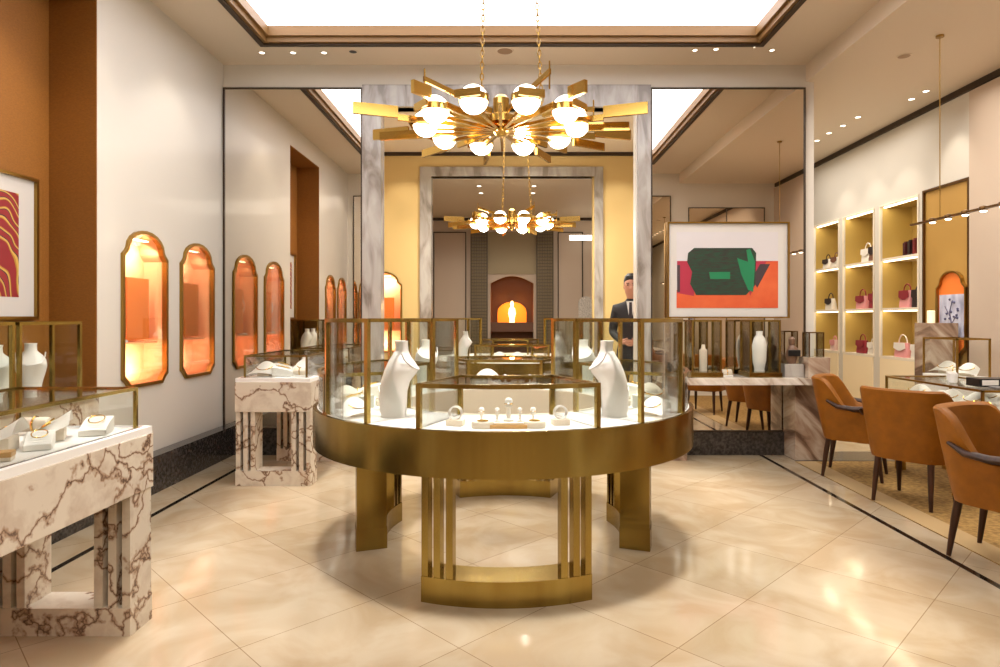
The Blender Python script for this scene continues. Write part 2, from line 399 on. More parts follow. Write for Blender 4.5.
# marble portals
def portal(name, xo0, xi0, xi1, xo1, zi, zo, y0, y1, m='gmarble'):
    bm = bmesh.new(); prism(bm, [(xo0, 0), (xi0, 0), (xi0, zi), (xi1, zi), (xi1, 0), (xo1, 0), (xo1, zo), (xo0, zo)], 'y', y0, y1)
    struct(name, bm, m)
portal('trim_7', -1.445, -1.265, 1.215, 1.34, 3.36, 3.57, YW-.04, YW+.13)
portal('trim_8', -1.366, -1.195, 1.22, 1.35, 3.42, 3.56, YY-.03, YY+.16)
# ceiling light box
t = thing('ceiling_light_box', 'large white luminous ceiling panel recessed in a stepped dark bronze frame', 'ceiling light', (0, 4, H))
bm = bmesh.new(); box(bm, -2.45, 2.45, TY0-.2, TY1+.22, 4.15, 4.17)
obj('diffuser', bm, 'light', t, world=True)
bm = bmesh.new()
for a in ((-2.45, -2.40, TY0-.2, TY1+.22), (2.40, 2.45, TY0-.2, TY1+.22), (-2.4, 2.4, TY0-.2, TY0-.15), (-2.4, 2.4, TY1+.17, TY1+.22)): box(bm, *a, H+.08, 4.15)
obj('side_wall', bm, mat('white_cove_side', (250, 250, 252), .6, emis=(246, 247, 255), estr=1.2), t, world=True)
def rectring(x, y0, y1, wd, z0, z1):
    bm = bmesh.new(); holed(bm, [(-x, y0), (x, y0), (x, y1), (-x, y1)], [[(-x+wd, y0+wd), (x-wd, y0+wd), (x-wd, y1-wd), (-x+wd, y1-wd)]], 'z', z0, z1); return bm
obj('frame', rectring(TX+.005, TY0-.005, TY1+.005, .05, H-.015, H+.10), 'trayframe', t, world=True)
obj('frame_lip', rectring(TX+.03, TY0-.03, TY1+.03, .045, H-.03, H-.008), 'darkbronze', t, world=True, label='dark lip of the frame')
obj('frame_step', rectring(TX-.045, TY0+.045, TY1-.045, .03, H+.03, H+.115), 'trayframe', t, world=True)

# mirrors
def mirror(label, x0, x1, z0, z1, y, f=.012, face=-1, seams=()):
    t = thing('wall_mirror', label, 'mirror', ((x0+x1)/2, y, z0))
    obj('mirror_glass', BX(x0+f, x1-f, *sorted((y, y+.01*face)), z0+f, z1-f), 'mirror', t, world=True)
    bm = bmesh.new(); ya, yb = sorted((y, y+.022*face))
    holed(bm, [(x0, z0), (x1, z0), (x1, z1), (x0, z1)], [[(x0+f, z0+f), (x1-f, z0+f), (x1-f, z1-f), (x0+f, z1-f)]], 'y', ya, yb)
    for s in seams: box(bm, s-.006, s+.006, ya, yb, z0+f, z1-f)
    obj('frame', bm, 'darkbronze', t, world=True)
mirror('tall thin-framed mirror left of the marble portal, reflecting the orange niches', -2.795, -1.45, .25, 3.55, YW-.001)
mirror('tall thin-framed mirror right of the marble portal, behind the framed abstract picture', 1.345, 2.84, .22, 3.55, YW-.001)
mirror('framed wall mirror of the near wall on the left side, facing the far mirrors', -2.7, -1.62, .25, 3.4, 1.501, face=1)
mirror('framed wall mirror of the near wall on the right side, facing the far mirrors', 1.62, 2.7, .25, 3.4, 1.501, face=1)
mirror('framed wall mirror of the near wall beside the desk bay', 3.0, 4.3, .25, 3.2, 1.501, face=1, seams=(3.65,))

# ------------------------------------------------------------------ lit wall niches
def niche(c, z0, z1, wd, place, label, power=5.0, kind='plain'):
    """built in (u, v, d) with d = depth into the wall, then mapped by place(bm)"""
    t = thing('display_niche', label, 'display niche', place[0], place[1], 'lit orange wall niches')
    ring = arch_pts(0, 0, z1-z0, wd)
    def scaled(pts, f):
        cx, cz = 0, (z1-z0)/2
        return [((u-cx)*(1-2*f/wd)+cx, (v-cz)*(1-2*f/(z1-z0))+cz) for u, v in pts]
    bm = bmesh.new(); holed(bm, scaled(ring, -.022), [scaled(ring, .004)], 'y', -.02, .02); obj('frame', bm, 'brassdark', t)
    bm = bmesh.new(); holed(bm, scaled(ring, -.004), [scaled(ring, .001)], 'y', .02, .17)
    prism(bm, scaled(ring, -.004), 'y', .17, .18); obj('lining', bm, 'peach', t)
    if kind == 'plain':
        obj('display_panel', BX(-.12, .17, .065, .08, .33, .80), 'orange', t)
        obj('shelf', BX(-wd/2+.02, wd/2-.02, .05, .17, .30, .315), 'peach', t)
        bm = bmesh.new()
        pts = [(-.16+.05*math.cos(a), .09, .62+.07*math.sin(a)) for a in [i*2*PI/16 for i in range(16)]]
        tube(bm, pts, .008, 6, True); lathe(bm, [(0, .315), (.05, .315), (.05, .33), (.008, .34), (.008, .55), (0, .55)], 12, (-.16, .09))
        obj('jewel_display', bm, 'white', t, smooth=True)
    obj('light_strip', BX(-.12, .12, .04, .07, z1-z0-.05, z1-z0-.04), 'led', t)
    bm = bmesh.new(); prism(bm, scaled(ring, .002), 'y', -.006, -.002); obj('glass_pane', bm, 'glass', t)
    # lamps of the niche
    l = bpy.data.lights.new('niche_lamp', 'AREA'); l.shape = 'RECTANGLE'; l.size = .36; l.size_y = .05; l.energy = power; l.color = (1, .88, .74)
    lo = bpy.data.objects.new('niche_lamp', l); COL.objects.link(lo); lo.parent = t; lo.location = (0, .035, z1-z0-.10); lo.rotation_euler = (math.radians(38), 0, 0)
    l = bpy.data.lights.new('niche_low_lamp', 'AREA'); l.shape = 'RECTANGLE'; l.size = .3; l.size_y = .06; l.energy = power*.8; l.color = (1, .88, .74)
    lo = bpy.data.objects.new('niche_low_lamp', l); COL.objects.link(lo); lo.parent = t; lo.location = (0, .03, .06); lo.rotation_euler = (math.radians(142), 0, 0)
    return t
# left wall: local +y must point to -x  -> rotate by +90 deg
lab = ['brass-framed orange niche in the left wall nearest the mirror', 'brass-framed orange niche in the left wall beside the ochre alcove',
       'orange wall niche seen only in the left mirror, beyond the alcove', 'last orange wall niche in the left mirror reflection']
for y, L in zip(nich_y, lab): niche(0, NZ0, NZ1, NW if y > 4 else .5, ((XL, y, NZ0), 90), L, 4.6)
niche(0, NZ0, 1.99, NW, ((-1.93, YY, NZ0), 0), 'orange niche in the yellow wall behind the left portal column', 4.0)

# ------------------------------------------------------------------ ROUND COUNTER
TC = (-.05, 3.92)
def round_counter(label, loc):
    t = thing('round_display_counter', label, 'counter', loc, 0, 'round brass counters')
    bm = bmesh.new(); sector(bm, 1.095, 1.118, 0, 360, .61, .82, 96); obj('band', bm, 'brass', t, smooth=True)
    bm = bmesh.new(); sector(bm, .60, .62, 0, 360, .61, .82, 72); obj('inner_band', bm, 'cream', t, smooth=True, label='cream inner side')
    bm = bmesh.new(); sector(bm, .62, 1.095, 0, 360, .61, .63, 72); obj('underside', bm, 'brassdark', t)
    bm = bmesh.new(); sector(bm, .62, 1.095, 0, 360, .80, .818, 72); obj('deck', bm, 'deck', t)
    for k in range(4):
        a = 90*k + (1.6 if k == 0 else 0); hw = 23.2
        ra, rb_ = (.84, 1.015) if k % 2 == 0 else (.71, .885)
        if k % 2: hw = 20.5
        bm = bmesh.new(); sector(bm, ra, rb_, a-hw, a+hw, 0, .12, 16)
        leg = obj('leg', bm, 'brass', t, smooth=True)
        for s in (-1, 1):
            for j in range(3):
                bm = bmesh.new(); c = a+s*(hw-1.0-j*3.5)
                sector(bm, (.965 if k % 2 == 0 else ra+.004), rb_-.003, c-.95, c+.95, .12, .61, 2); obj('slat', bm, 'brass', leg)
    return t
counter1 = round_counter('large round brass counter with white deck in the centre of the room', (TC[0], TC[1], 0))
def ring_case(label, loc, a0, a1, top, r0=.635, r1=1.085, group=None, f=.011):
    """glass case following the ring: brass bars on all edges, glass on the sides and the top"""
    t = thing('glass_display_case', label, 'display case', loc, 0, group)
    z0, z1 = .819, top
    bm = bmesh.new()
    for a in (a0, a1):
        for r in (r0, r1):
            d = math.degrees(f/r); sector(bm, r-f, r+f, a-d, a+d, z0, z1, 2)
        sector(bm, r0, r1, a-math.degrees(f/r1), a+math.degrees(f/r1), z1-.018, z1, 2)
    for r in (r0, r1): sector(bm, r-f, r+f, a0, a1, z1-.02, z1, 16)
    obj('frame', bm, 'brass', t)
    bm = bmesh.new()
    sector(bm, r0-.002, r0+.002, a0, a1, z0, z1-.02, 16); sector(bm, r1-.002, r1+.002, a0, a1, z0, z1-.02, 16)
    for a in (a0, a1): d = .12; sector(bm, r0+.004, r1-.004, a-d, a+d, z0, z1-.02, 1)
    obj('side_glass', bm, 'glass', t)
    bm = bmesh.new(); sector(bm, r0+f, r1-f, a0+.6, a1-.6, z1-.010, z1-.006, 16); obj('top_glass', bm, 'glass', t)
    return t
P1 = (TC[0], TC[1], 0)
LOW, TALL = 1.025, 1.318
case_front = ring_case('low curved glass case at the front of the central round counter', P1, -20, 24, LOW, group='low curved cases')
case_talll = ring_case('tall glass case on the front left of the central round counter', P1, -57, -36, TALL, group='tall curved cases')
case_tallr = ring_case('tall glass case on the front right of the central round counter', P1, 38, 60, TALL, group='tall curved cases')
ring_case('low curved glass case along the left side of the central round counter', P1, -127, -59, LOW, group='low curved cases')
ring_case('low curved glass case along the right side of the central round counter', P1, 62, 127, LOW, group='low curved cases')
ring_case('low curved glass case at the back of the central round counter', P1, 156, 204, LOW, group='low curved cases')
ring_case('tall glass case at the back left of the central round counter', P1, -148, -130, TALL, group='tall curved cases')
ring_case('tall glass case at the back right of the central round counter', P1, 130, 148, TALL, group='tall curved cases')

# second counter, seen through the portal
P2 = (0, 8.12, 0)
dup(counter1, P2, label='smaller-looking round brass counter in the room beyond the marble portal')
def case_copy(src, rot, label): return dup(src, P2, rot, label)
case_copy(case_front, -2, 'low curved glass case at the front of the farther round counter')
case_copy(case_front, 180, 'low curved glass case at the back of the farther round counter')
case_copy(case_talll, 0, 'tall glass case at the left of the farther round counter')
case_copy(case_tallr, 0, 'tall glass case at the right of the farther round counter')

# ------------------------------------------------------------------ jewellery display pieces (prototypes built on first use, then copied)
PROTO = {}
def necklace(bm, path, r=.004):
    tube(bm, path, r, 6)
def b_bust(root):       # tall leaning necklace bust, leaning toward +x, .38 high
    bm = bmesh.new()
    loft(bm, [(0, 0, 0, .066, .055), (0, 0, .012, .064, .053), (-.002, 0, .03, .068, .05), (-.002, 0, .08, .07, .055), (.0, 0, .13, .07, .065), (.01, 0, .18, .073, .08), (.036, 0, .23, .080, .092, -.12), (.052, 0, .265, .074, .088, -.3),
              (.054, 0, .295, .056, .07, -.4), (.044, 0, .315, .044, .05, -.3), (.042, 0, .335, .033, .036), (.04, 0, .37, .032, .034), (.038, 0, .385, .035, .037)], 24, 2.2)
    obj('bust_body', bm, 'white', root, smooth=True)
    bm = bmesh.new()
    pts = []
    for i in range(25):
        t = -1+2*i/24; pts.append((.055+.072*(1-t*t), .085*math.sin(t*1.45), .325-.085*(1-t*t)**.6))
    tube(bm, pts, .004, 6); obj('necklace', bm, 'silver', root, smooth=True)
def b_smallbust(root):
    bm = bmesh.new()
    loft(bm, [(0, 0, 0, .06, .05), (0, 0, .02, .055, .045), (0, 0, .05, .07, .05), (0, 0, .12, .075, .05), (0, 0, .155, .05, .035), (0, 0, .18, .025, .024), (0, 0, .22, .023, .022)], 20, 2.2)
    obj('bust_body', bm, 'white', root, smooth=True)
    bm = bmesh.new(); tube(bm, [(.05*math.sin(t), -.052-.004*math.cos(t), .12-.03*math.cos(t)+.02) for t in [(-1.4+i*.2) for i in range(15)]], .003, 6)
    obj('necklace', bm, 'gold', root, smooth=True)
def b_ring(root):
    bm = bmesh.new(); lathe(bm, [(0, 0), (.018, 0), (.018, .006), (.008, .012), (.007, .045), (.013, .05), (.013, .072), (.008, .078), (0, .08)], 14)
    obj('stand', bm, 'white', root, smooth=True)
    bm = bmesh.new(); tube(bm, [(.0135*math.cos(a), .0135*math.sin(a), .06) for a in [i*PI/6 for i in range(12)]], .002, 5, True)
    r = obj('ring', bm, 'gold', root, smooth=True)
    bm = bmesh.new(); bmesh.ops.create_icosphere(bm, subdivisions=1, radius=.005, matrix=T(0, -.016, .06)); obj('gem', bm, 'silver', r)
def b_cuff(root):
    obj('block', BX(-.04, .04, -.03, .03, 0, .028, bev=.004), 'cream', root)
    bm = bmesh.new()
    for k in (-.012, .0, .012): tube(bm, [(.03*math.cos(a), k, .058+.03*math.sin(a)) for a in [i*2*PI/18 for i in range(18)]], .0035, 6, True)
    obj('bracelet', bm, 'silver', root, smooth=True)
def b_halfmoon(root):
    bm = bmesh.new(); loft(bm, [(0, 0, 0, .05, .035), (0, 0, .006, .053, .037), (0, 0, .024, .053, .037), (0, 0, .03, .049, .033)], 24, 2.4)
    obj('pad', bm, 'cream', root, smooth=True)
    bm = bmesh.new(); tube(bm, [(.024*math.cos(a), .016*math.sin(a), .033) for a in [i*2*PI/18 for i in range(18)]], .003, 5, True); obj('bracelet', bm, 'gold', root, smooth=True)
def b_tray(root):
    obj('tray_board', BX(-.085, .085, -.045, .045, 0, .018, bev=.003), 'tan', root)
    obj('pad', BX(-.07, .07, -.035, .03, .018, .026, bev=.003), 'cream', root)
def b_pillow(root):      # sloping curved plate on a wedge
    bm = bmesh.new(); prism(bm, [(-.09, 0), (.09, 0), (.09, .03)] + [(.09-.18*i/8, .03+.045*math.sin(PI*.5*i/8)) for i in range(1, 9)], 'y', -.06, .06)
    bmesh.ops.bevel(bm, geom=bm.edges[:], offset=.003, segments=1, affect='EDGES')
    obj('wedge', bm, 'white', root)
    bm = bmesh.new(); tube(bm, [(.05*math.cos(a)*1.0, .035*math.sin(a), .066-.22*.05*math.cos(a)*1.2+.008) for a in [i*2*PI/20 for i in range(20)]], .003, 5, True); obj('chain', bm, 'gold', root, smooth=True)
def b_roll(root):
    obj('base', BX(-.05, .05, -.04, .04, 0, .012, bev=.003), 'white', root)
    bm = bmesh.new(); lathe(bm, [(0, -.05), (.026, -.05), (.03, -.045), (.03, .045), (.026, .05), (0, .05)], 18); move(bm, T(0, 0, .036) @ Matrix.Rotation(PI/2, 4, 'Y'))
    obj('roll', bm, 'cream', root, smooth=True)
    bm = bmesh.new(); tube(bm, [(0, .033*math.cos(a), .036+.033*math.sin(a)) for a in [i*2*PI/18 for i in range(18)]], .004, 6, True); obj('watch_bracelet', bm, 'gold', root, smooth=True)
def b_shell(root):       # low curved white collar plate
    bm = bmesh.new()
    n, k = 10, 8; g = [[None]*(k+1) for _ in range(n+1)]
    for i in range(n+1):
        for j in range(k+1):
            u = -1+2*i/n; v = j/k
            g[i][j] = bm.verts.new((u*.12*(1-.3*v), -.07+.15*v, .012+.085*v**1.3*(1-.35*u*u)+.02*(1-u*u)))
    for i in range(n):
        for j in range(k): bm.faces.new([g[i][j], g[i+1][j], g[i+1][j+1], g[i][j+1]])
    r = bmesh.ops.solidify(bm, geom=bm.faces[:], thickness=.008)
    obj('plate', bm, 'white', root, smooth=True)
    obj('foot', BX(-.05, .05, .0, .06, 0, .05, bev=.003), 'cream', root)
    bm = bmesh.new(); tube(bm, [(.07*math.sin(t), -.02+.05*math.cos(t)*-1+.05, .052+.035*-math.cos(t)*1+.035) for t in [(-1.3+i*.2) for i in range(14)]], .0035, 6); obj('necklace', bm, 'gold', root, smooth=True)
def b_box(root):
    obj('lid', BX(-.04, .04, -.03, .03, .012, .03, bev=.003), 'tan', root); obj('base', BX(-.038, .038, -.028, .028, 0, .0125), 'cream', root)
KIND = {'bust': ('necklace_bust', b_bust, 'necklace bust'), 'smallbust': ('necklace_bust', b_smallbust, 'necklace bust'), 'ring': ('ring_stand', b_ring, 'ring stand'),
        'cuff': ('bracelet_stand', b_cuff, 'bracelet stand'), 'halfmoon': ('bracelet_pad', b_halfmoon, 'jewellery pad'), 'tray': ('jewellery_tray', b_tray, 'tray'),
        'pillow': ('jewellery_wedge', b_pillow, 'jewellery stand'), 'roll': ('watch_roll', b_roll, 'watch stand'), 'shell': ('collar_display', b_shell, 'jewellery stand'), 'box': ('jewellery_box', b_box, 'box')}
def put(kind, x, y, z, rot, label, scale=1.0, group=None):
    nm, fn, cat = KIND[kind]
    if kind not in PROTO:
        r = thing(nm, label, cat, (x, y, z), rot, group); fn(r); PROTO[kind] = r; r.scale = (scale,)*3
        return r
    return dup(PROTO[kind], (x, y, z), rot, label, group, scale)
DZ = .8185
def polar(a, r, c=TC): t = math.radians(a); return c[0]+r*math.sin(t), c[1]-r*math.cos(t)
def rput(kind, a, r, rot, label, scale=1., c=TC, group=None, z=DZ):
    x, y = polar(a, r, c); return put(kind, x, y, z, rot, label, scale, group)
G1 = 'jewellery stands in the front case'
rput('cuff', -13, .95, -10, 'leftmost bracelet stand in the front case of the central counter', group=G1)
rput('cuff', 17, .95, 10, 'rightmost bracelet stand in the front case of the central counter', group=G1)
rput('halfmoon', -4.8, 1.0, 0, 'rounded cream pad left of the wooden tray in the front case', group=G1)
rput('halfmoon', 8.8, 1.0, 0, 'rounded cream pad right of the wooden tray in the front case', group=G1)
rput('ring', -6, .90, 0, 'white ring stand left of the wooden tray in the front case', group=G1)
rput('ring', 9.6, .90, 0, 'white ring stand right of the wooden tray in the front case', group=G1)
rput('tray', 2, .985, 0, 'small tan wooden tray in the middle of the front case', 1.0)
x, y = polar(2, .985)
put('ring', x-.052, y+.01, DZ+.026, 0, 'left ring stand on the small wooden tray', .8, G1)
put('ring', x+.052, y+.01, DZ+.026, 0, 'right ring stand on the small wooden tray', .8, G1)
put('ring', x, y+.02, DZ+.026, 0, 'tallest ring stand, middle of the small wooden tray', 1.35, G1)
# tall cases
G2 = 'necklace busts in the tall cases'
rput('bust', -40, .86, 0, 'big white necklace bust leaning right in the front left tall case', 1.0, group=G2)
rput('bust', 42, .86, 180, 'big white necklace bust leaning left in the front right tall case', 1.0, group=G2)
rput('shell', -48, .98, 40, 'low cream collar plate beside the bust in the front left tall case', .8)
rput('shell', 51, .98, -40, 'low cream collar plate beside the bust in the front right tall case', .8)
rput('bust', -139, .88, -60, 'white necklace bust in the back left tall case of the central counter', .9, group=G2)
rput('bust', 139, .88, 240, 'white necklace bust in the back right tall case of the central counter', .9, group=G2)
# side low cases
for i, a in enumerate((67, 79, 92, 105, 118)):
    k = ('pillow', 'shell', 'roll', 'pillow', 'roll')[i]; nn = ('nearest', 'second', 'middle', 'fourth', 'farthest')[i]
    rput(k, -a, .9, a-90+180, f'{nn} white jewellery stand in the left side case of the central counter', 1.0)
    rput(k, a, .9, 90-a, f'{nn} white jewellery stand in the right side case of the central counter', 1.0)
for i, a in enumerate((72, 85, 98, 111)):
    nn = ('nearest', 'second', 'third', 'farthest')[i]
    rput('cuff', -a, .74, -a, f'{nn} small bracelet stand on the inner edge of the left side case', 1.0)
    rput('cuff', a, .74, a, f'{nn} small bracelet stand on the inner edge of the right side case', 1.0)
for i, (a, k) in enumerate(((162, 'roll'), (171, 'shell'), (180, 'ring'), (186, 'roll'), (192, 'ring'), (199, 'cuff'))):
    rput(k, -a, .88, 0, f'{("leftmost", "second from left", "middle-left", "middle-right", "second from right", "rightmost")[i]} display piece in the back case of the central counter', 1.0)
# second counter pieces
c2 = (P2[0], P2[1])
for i, a in enumerate((-16, -9, -2.5, 4, 10.5, 16.5)):
    rput(('roll', 'shell', 'pillow', 'shell', 'roll', 'pillow')[i], a, .9, 0, f'white display piece in the farther counter front case, number {("one","two","three","four","five","six")[i]} from the left', 1.0, c2)
rput('bust', -41, .88, 0, 'white necklace bust in the left tall case of the farther counter', .9, c2)
rput('bust', 41, .88, 180, 'white necklace bust in the right tall case of the farther counter', .9, c2)

# ------------------------------------------------------------------ MARBLE COUNTERS at left
def marble_counter(label, x0, x1, y0, y1):
    t = thing('marble_counter', label, 'counter', ((x0+x1)/2, (y0+y1)/2, 0), 0, 'marble counters along the left')
    W = dict(world=True)
    obj('apron', BX(x0, x1, y0, y1, .58, .815, bev=.003), 'marble', t, **W)
    obj('deck', BX(x0+.004, x1-.004, y0+.004, y1-.004, .8155, .846), 'deck', t, label='white deck', **W)
    obj('deck_inlay', rb(x0, x1, y0, y1), 'blackline', t, label='thin black line round the deck', **W)
    for ya in (y0+.0, y1-.17):
        leg = obj('leg_frame', BX(x0+.004, x1-.004, ya+.004, ya+.166, 0, .115), 'marble', t, **W)
        for s in range(6):
            xx = (x0+.006+s*.058) if s < 3 else (x1-.006-.034-(s-3)*.058)
            obj('slat', BX(xx, xx+.034, ya+.008, ya+.162, .115, .58), 'marble', leg, **W)
    return t
def rb(x0, x1, y0, y1):
    bm = bmesh.new(); a = .03
    holed(bm, [(x0+a, y0+a), (x1-a, y0+a), (x1-a, y1-a), (x0+a, y1-a)], [[(x0+a+.006, y0+a+.006), (x1-a-.006, y0+a+.006), (x1-a-.006, y1-a-.006), (x0+a+.006, y1-a-.006)]], 'z', .846, .8475)
    return bm
def box_case(label, x0, x1, y0, y1, z0, z1, f=.014, m='brass', mids=(), group=None, name='glass_display_case', base=None):
    t = thing(name, label, 'display case', ((x0+x1)/2, (y0+y1)/2, z0), 0, group)
    bm = bmesh.new()
    for x in (x0, x1-f):
        for y in (y0, y1-f): box(bm, x, x+f, y, y+f, z0, z1)
        box(bm, x, x+f, y0+f, y1-f, z1-f, z1)
    for y in (y0, y1-f): box(bm, x0+f, x1-f, y, y+f, z1-f, z1)
    for y in mids: box(bm, x1-f, x1, y, y+f, z0, z1-f); box(bm, x0, x0+f, y, y+f, z0, z1-f)
    obj('frame', bm, m, t, world=True)
    bm = bmesh.new(); q = f/2-.002; e = f/2+.002
    box(bm, x0+q, x0+e, y0+f, y1-f, z0, z1-f); box(bm, x1-e, x1-q, y0+f, y1-f, z0, z1-f)
    box(bm, x0+f, x1-f, y0+q, y0+e, z0, z1-f); box(bm, x0+f, x1-f, y1-e, y1-q, z0, z1-f)
    obj('side_glass', bm, 'glass', t, world=True)
    obj('top_glass', BX(x0+f, x1-f, y0+f, y1-f, z1-.010, z1-.006), 'glass', t, world=True)
    if base: obj('base', BX(x0-.01, x1+.01, y0-.01, y1+.01, z0, z0+base, bev=.003), m, t, world=True)
    return t
CX0, CX1 = -2.18, -1.58
marble_counter('veined marble counter with white deck in the near left corner', CX0, CX1, 1.55, 2.82)
box_case('low brass-framed glass case on the near left marble counter', CX0+.05, CX1-.032, 1.58, 2.76, .8478, 1.024, group='low cases on the marble counters')
marble_counter('farther veined marble counter, left of the round brass counter', CX0, CX1, 5.03, 6.08)
box_case('low brass-framed glass case on the farther marble counter', CX0+.05, CX1-.045, 5.08, 6.0, .8478, 1.024, group='low cases on the marble counters')
ZD = .8478
for i, (k, x, y, r, s) in enumerate((('shell', -1.80, 2.48, -60, .95), ('shell', -1.83, 2.26, -70, 1.0), ('pillow', -1.78, 2.10, -30, .9), ('roll', -1.95, 2.62, 10, 1.0),
                                     ('roll', -2.03, 2.40, 20, 1.0), ('roll', -2.02, 2.2, 0, 1.0))):
    put(k, x, y, ZD, r, ('white collar plate nearest the far end of the near left counter', 'second white collar plate on the near left counter',
        'curved white wedge near the front of the near left counter', 'white watch roll in the far corner of the near left counter',
        'watch roll behind the collar plates on the near left counter', 'watch roll at the wall side of the near left counter')[i], s)
put('box', -1.70, 2.12, ZD, 25, 'small tan box beside the white plates on the near left counter', 1.0)
for i, (k, x, y, r, s) in enumerate((('shell', -2.02, 5.2, 0, 1.0), ('pillow', -1.86, 5.22, 20, 1.0), ('roll', -1.72, 5.2, 0, 1.0), ('shell', -1.8, 5.5, 0, 1.0), ('pillow', -2.0, 5.6, 0, 1.0), ('shell', -1.75, 5.8, 20, 1.0))):
    put(k, x, y, ZD, r, f'{("front left", "front middle", "front right", "middle right", "middle left", "rear")[i]} white display piece in the farther marble counter case', s)
for i, (k, x, y, r, s) in enumerate((('pillow', -1.70, 2.62, -70, .8), ('shell', -1.98, 2.0, -60, 1.0), ('pillow', -1.72, 2.33, -60, .7), ('shell', -1.80, 1.9, -80, 1.0))):
    put(k, x, y, ZD, r, ('small white wedge at the far right corner of the near left counter', 'white collar plate at the wall side of the near left counter, front', 'small white wedge along the right edge of the near left counter', 'white collar plate cut off by the left photo edge')[i], s)
for i, (k, x, y, r, s) in enumerate((('roll', -2.03, 5.4, 0, 1.0), ('shell', -1.74, 5.38, 30, .9), ('bust', -1.9, 5.85, 0, .42))):
    put(k, x, y, ZD, r, ('watch roll behind the front left piece on the farther marble counter', 'white collar plate behind the front right piece on the farther marble counter', 'tiny white bust at the rear of the farther marble counter')[i], s)
# cabinet in the alcove with tall case
t = thing('alcove_cabinet', 'low marble-topped cabinet standing in the ochre alcove', 'cabinet', (-2.9, 3.6, 0))
obj('plinth', BX(-3.1, -2.70, 3.12, 4.1, 0, .28), 'granite', t, world=True); obj('body', BX(-3.11, -2.66, 3.115, 4.12, .28, .815), 'marble', t, world=True)
obj('top', BX(-3.11, -2.62, 3.11, 4.13, .815, .845, bev=.003), 'deck', t, world=True)
box_case('tall brass-framed glass case in the ochre alcove below the framed print', -3.02, -2.585, 3.36, 3.85, .846, 1.30, f=.018, mids=(3.60,))
box_case('tall glass case cut by the left edge of the photo, in the alcove', -3.02, -2.585, 3.13, 3.33, .846, 1.30, f=.018)
put('bust', -2.80, 3.48, .8465, -60, 'white necklace bust in the nearer half of the alcove case', .85)
put('bust', -2.80, 3.73, .8465, -60, 'white necklace bust in the farther half of the alcove case', .85)
put('bust', -2.80, 3.23, .8465, -60, 'white necklace bust in the alcove case at the photo edge', .75)

# ------------------------------------------------------------------ PICTURES
def stripm(name, cols, scale, dist=6., bands=1.2):
    m = bpy.data.materials.new(name); m.use_nodes = True; nt = m.node_tree; b = nt.nodes['Principled BSDF']; b.inputs['Roughness'].default_value = .6
    tc = nt.nodes.new('ShaderNodeTexCoord'); wv = nt.nodes.new('ShaderNodeTexWave'); wv.inputs['Scale'].default_value = scale; wv.inputs['Distortion'].default_value = dist
    wv.inputs['Detail'].default_value = 1.5; wv.inputs['Detail Scale'].default_value = bands; wv.wave_type = 'RINGS'
    nt.links.new(tc.outputs['Object'], wv.inputs['Vector'])
    cr = nt.nodes.new('ShaderNodeValToRGB'); cr.color_ramp.interpolation = 'CONSTANT'
    cr.color_ramp.elements[0].color = s2l(cols[0][1]); cr.color_ramp.elements[0].position = 0
    cr.color_ramp.elements[1].color = s2l(cols[1][1]); cr.color_ramp.elements[1].position = cols[1][0]
    for p, c in cols[2:]: e = cr.color_ramp.elements.new(p); e.color = s2l(c)
    nt.links.new(wv.outputs['Fac'], cr.inputs[0]); nt.links.new(cr.outputs[0], b.inputs['Base Color']); return m
M['swirl'] = stripm('red_gold_swirl_print', [(0, (140, 30, 34)), (.34, (176, 128, 46)), (.48, (206, 166, 80)), (.72, (56, 40, 46)), (.84, (146, 36, 38))], 2.4, 11.)
M['mat'] = mat('white_picture_mat', (208, 202, 194), .6); M['paper'] = mat('pale_print_paper', (206, 200, 200), .6)
M['pgreen'] = mat('dark_green_paint', (24, 66, 46), .5, noise=(14, (46, 40, 34), (1, 1, 5))); M['pgreen2'] = mat('bright_green_paint', (24, 122, 78), .5)
M['porange'] = mat('orange_paint', (216, 100, 54), .5, noise=(5, (206, 84, 44), (1, 1, 1))); M['pred'] = mat('crimson_paint', (168, 44, 66), .5); M['pdark'] = mat('charcoal_paint', (66, 52, 56), .5)
# picture on the right mirror
t = thing('framed_picture', 'framed abstract print with green block on orange, hung over the right mirror', 'picture', (2.08, 6.16, 1.33))
px = lambda u: (u-512)*6.15/640
pz = lambda v: HC+(318-v)*6.15/640
def rect(bm, u0, u1, v0, v1, ya, yb): box(bm, px(u0), px(u1), ya, yb, pz(v1), pz(v0))
bm = bmesh.new(); holed(bm, [(px(667), pz(318)), (px(789), pz(318)), (px(789), pz(222)), (px(667), pz(222))], [[(px(668.6), pz(316.6)), (px(787.4), pz(316.6)), (px(787.4), pz(223.6)), (px(668.6), pz(223.6))]], 'y', 6.13, 6.185)
obj('frame', bm, 'brassdark', t, world=True)
bm = bmesh.new(); rect(bm, 668.4, 787.6, 223.4, 316.8, 6.15, 6.18); obj('picture_mat', bm, 'mat', t, world=True)
bm = bmesh.new(); rect(bm, 676.5, 778, 232, 308, 6.1485, 6.1495); obj('print', bm, 'paper', t, world=True)
def poly(pts, ya, yb): bm = bmesh.new(); prism(bm, [(px(u), pz(v)) for u, v in pts], 'y', ya, yb); return bm
obj('orange_field', poly([(676.5, 308), (778, 308), (778, 261), (757, 261), (750, 290), (676.5, 290)], 6.1475, 6.1485), 'porange', t, world=True)
obj('crimson_stroke', poly([(677, 293), (694, 296), (694, 261), (677, 261)], 6.147, 6.1475), 'pred', t, world=True); bm = bmesh.new(); prism(bm, [(px(u), pz(v)) for u, v in [(750, 296), (766, 262), (774, 261), (752, 261), (746, 280)]], 'y', 6.147, 6.1475)
obj('crimson_stroke', bm, 'pred', t, world=True)
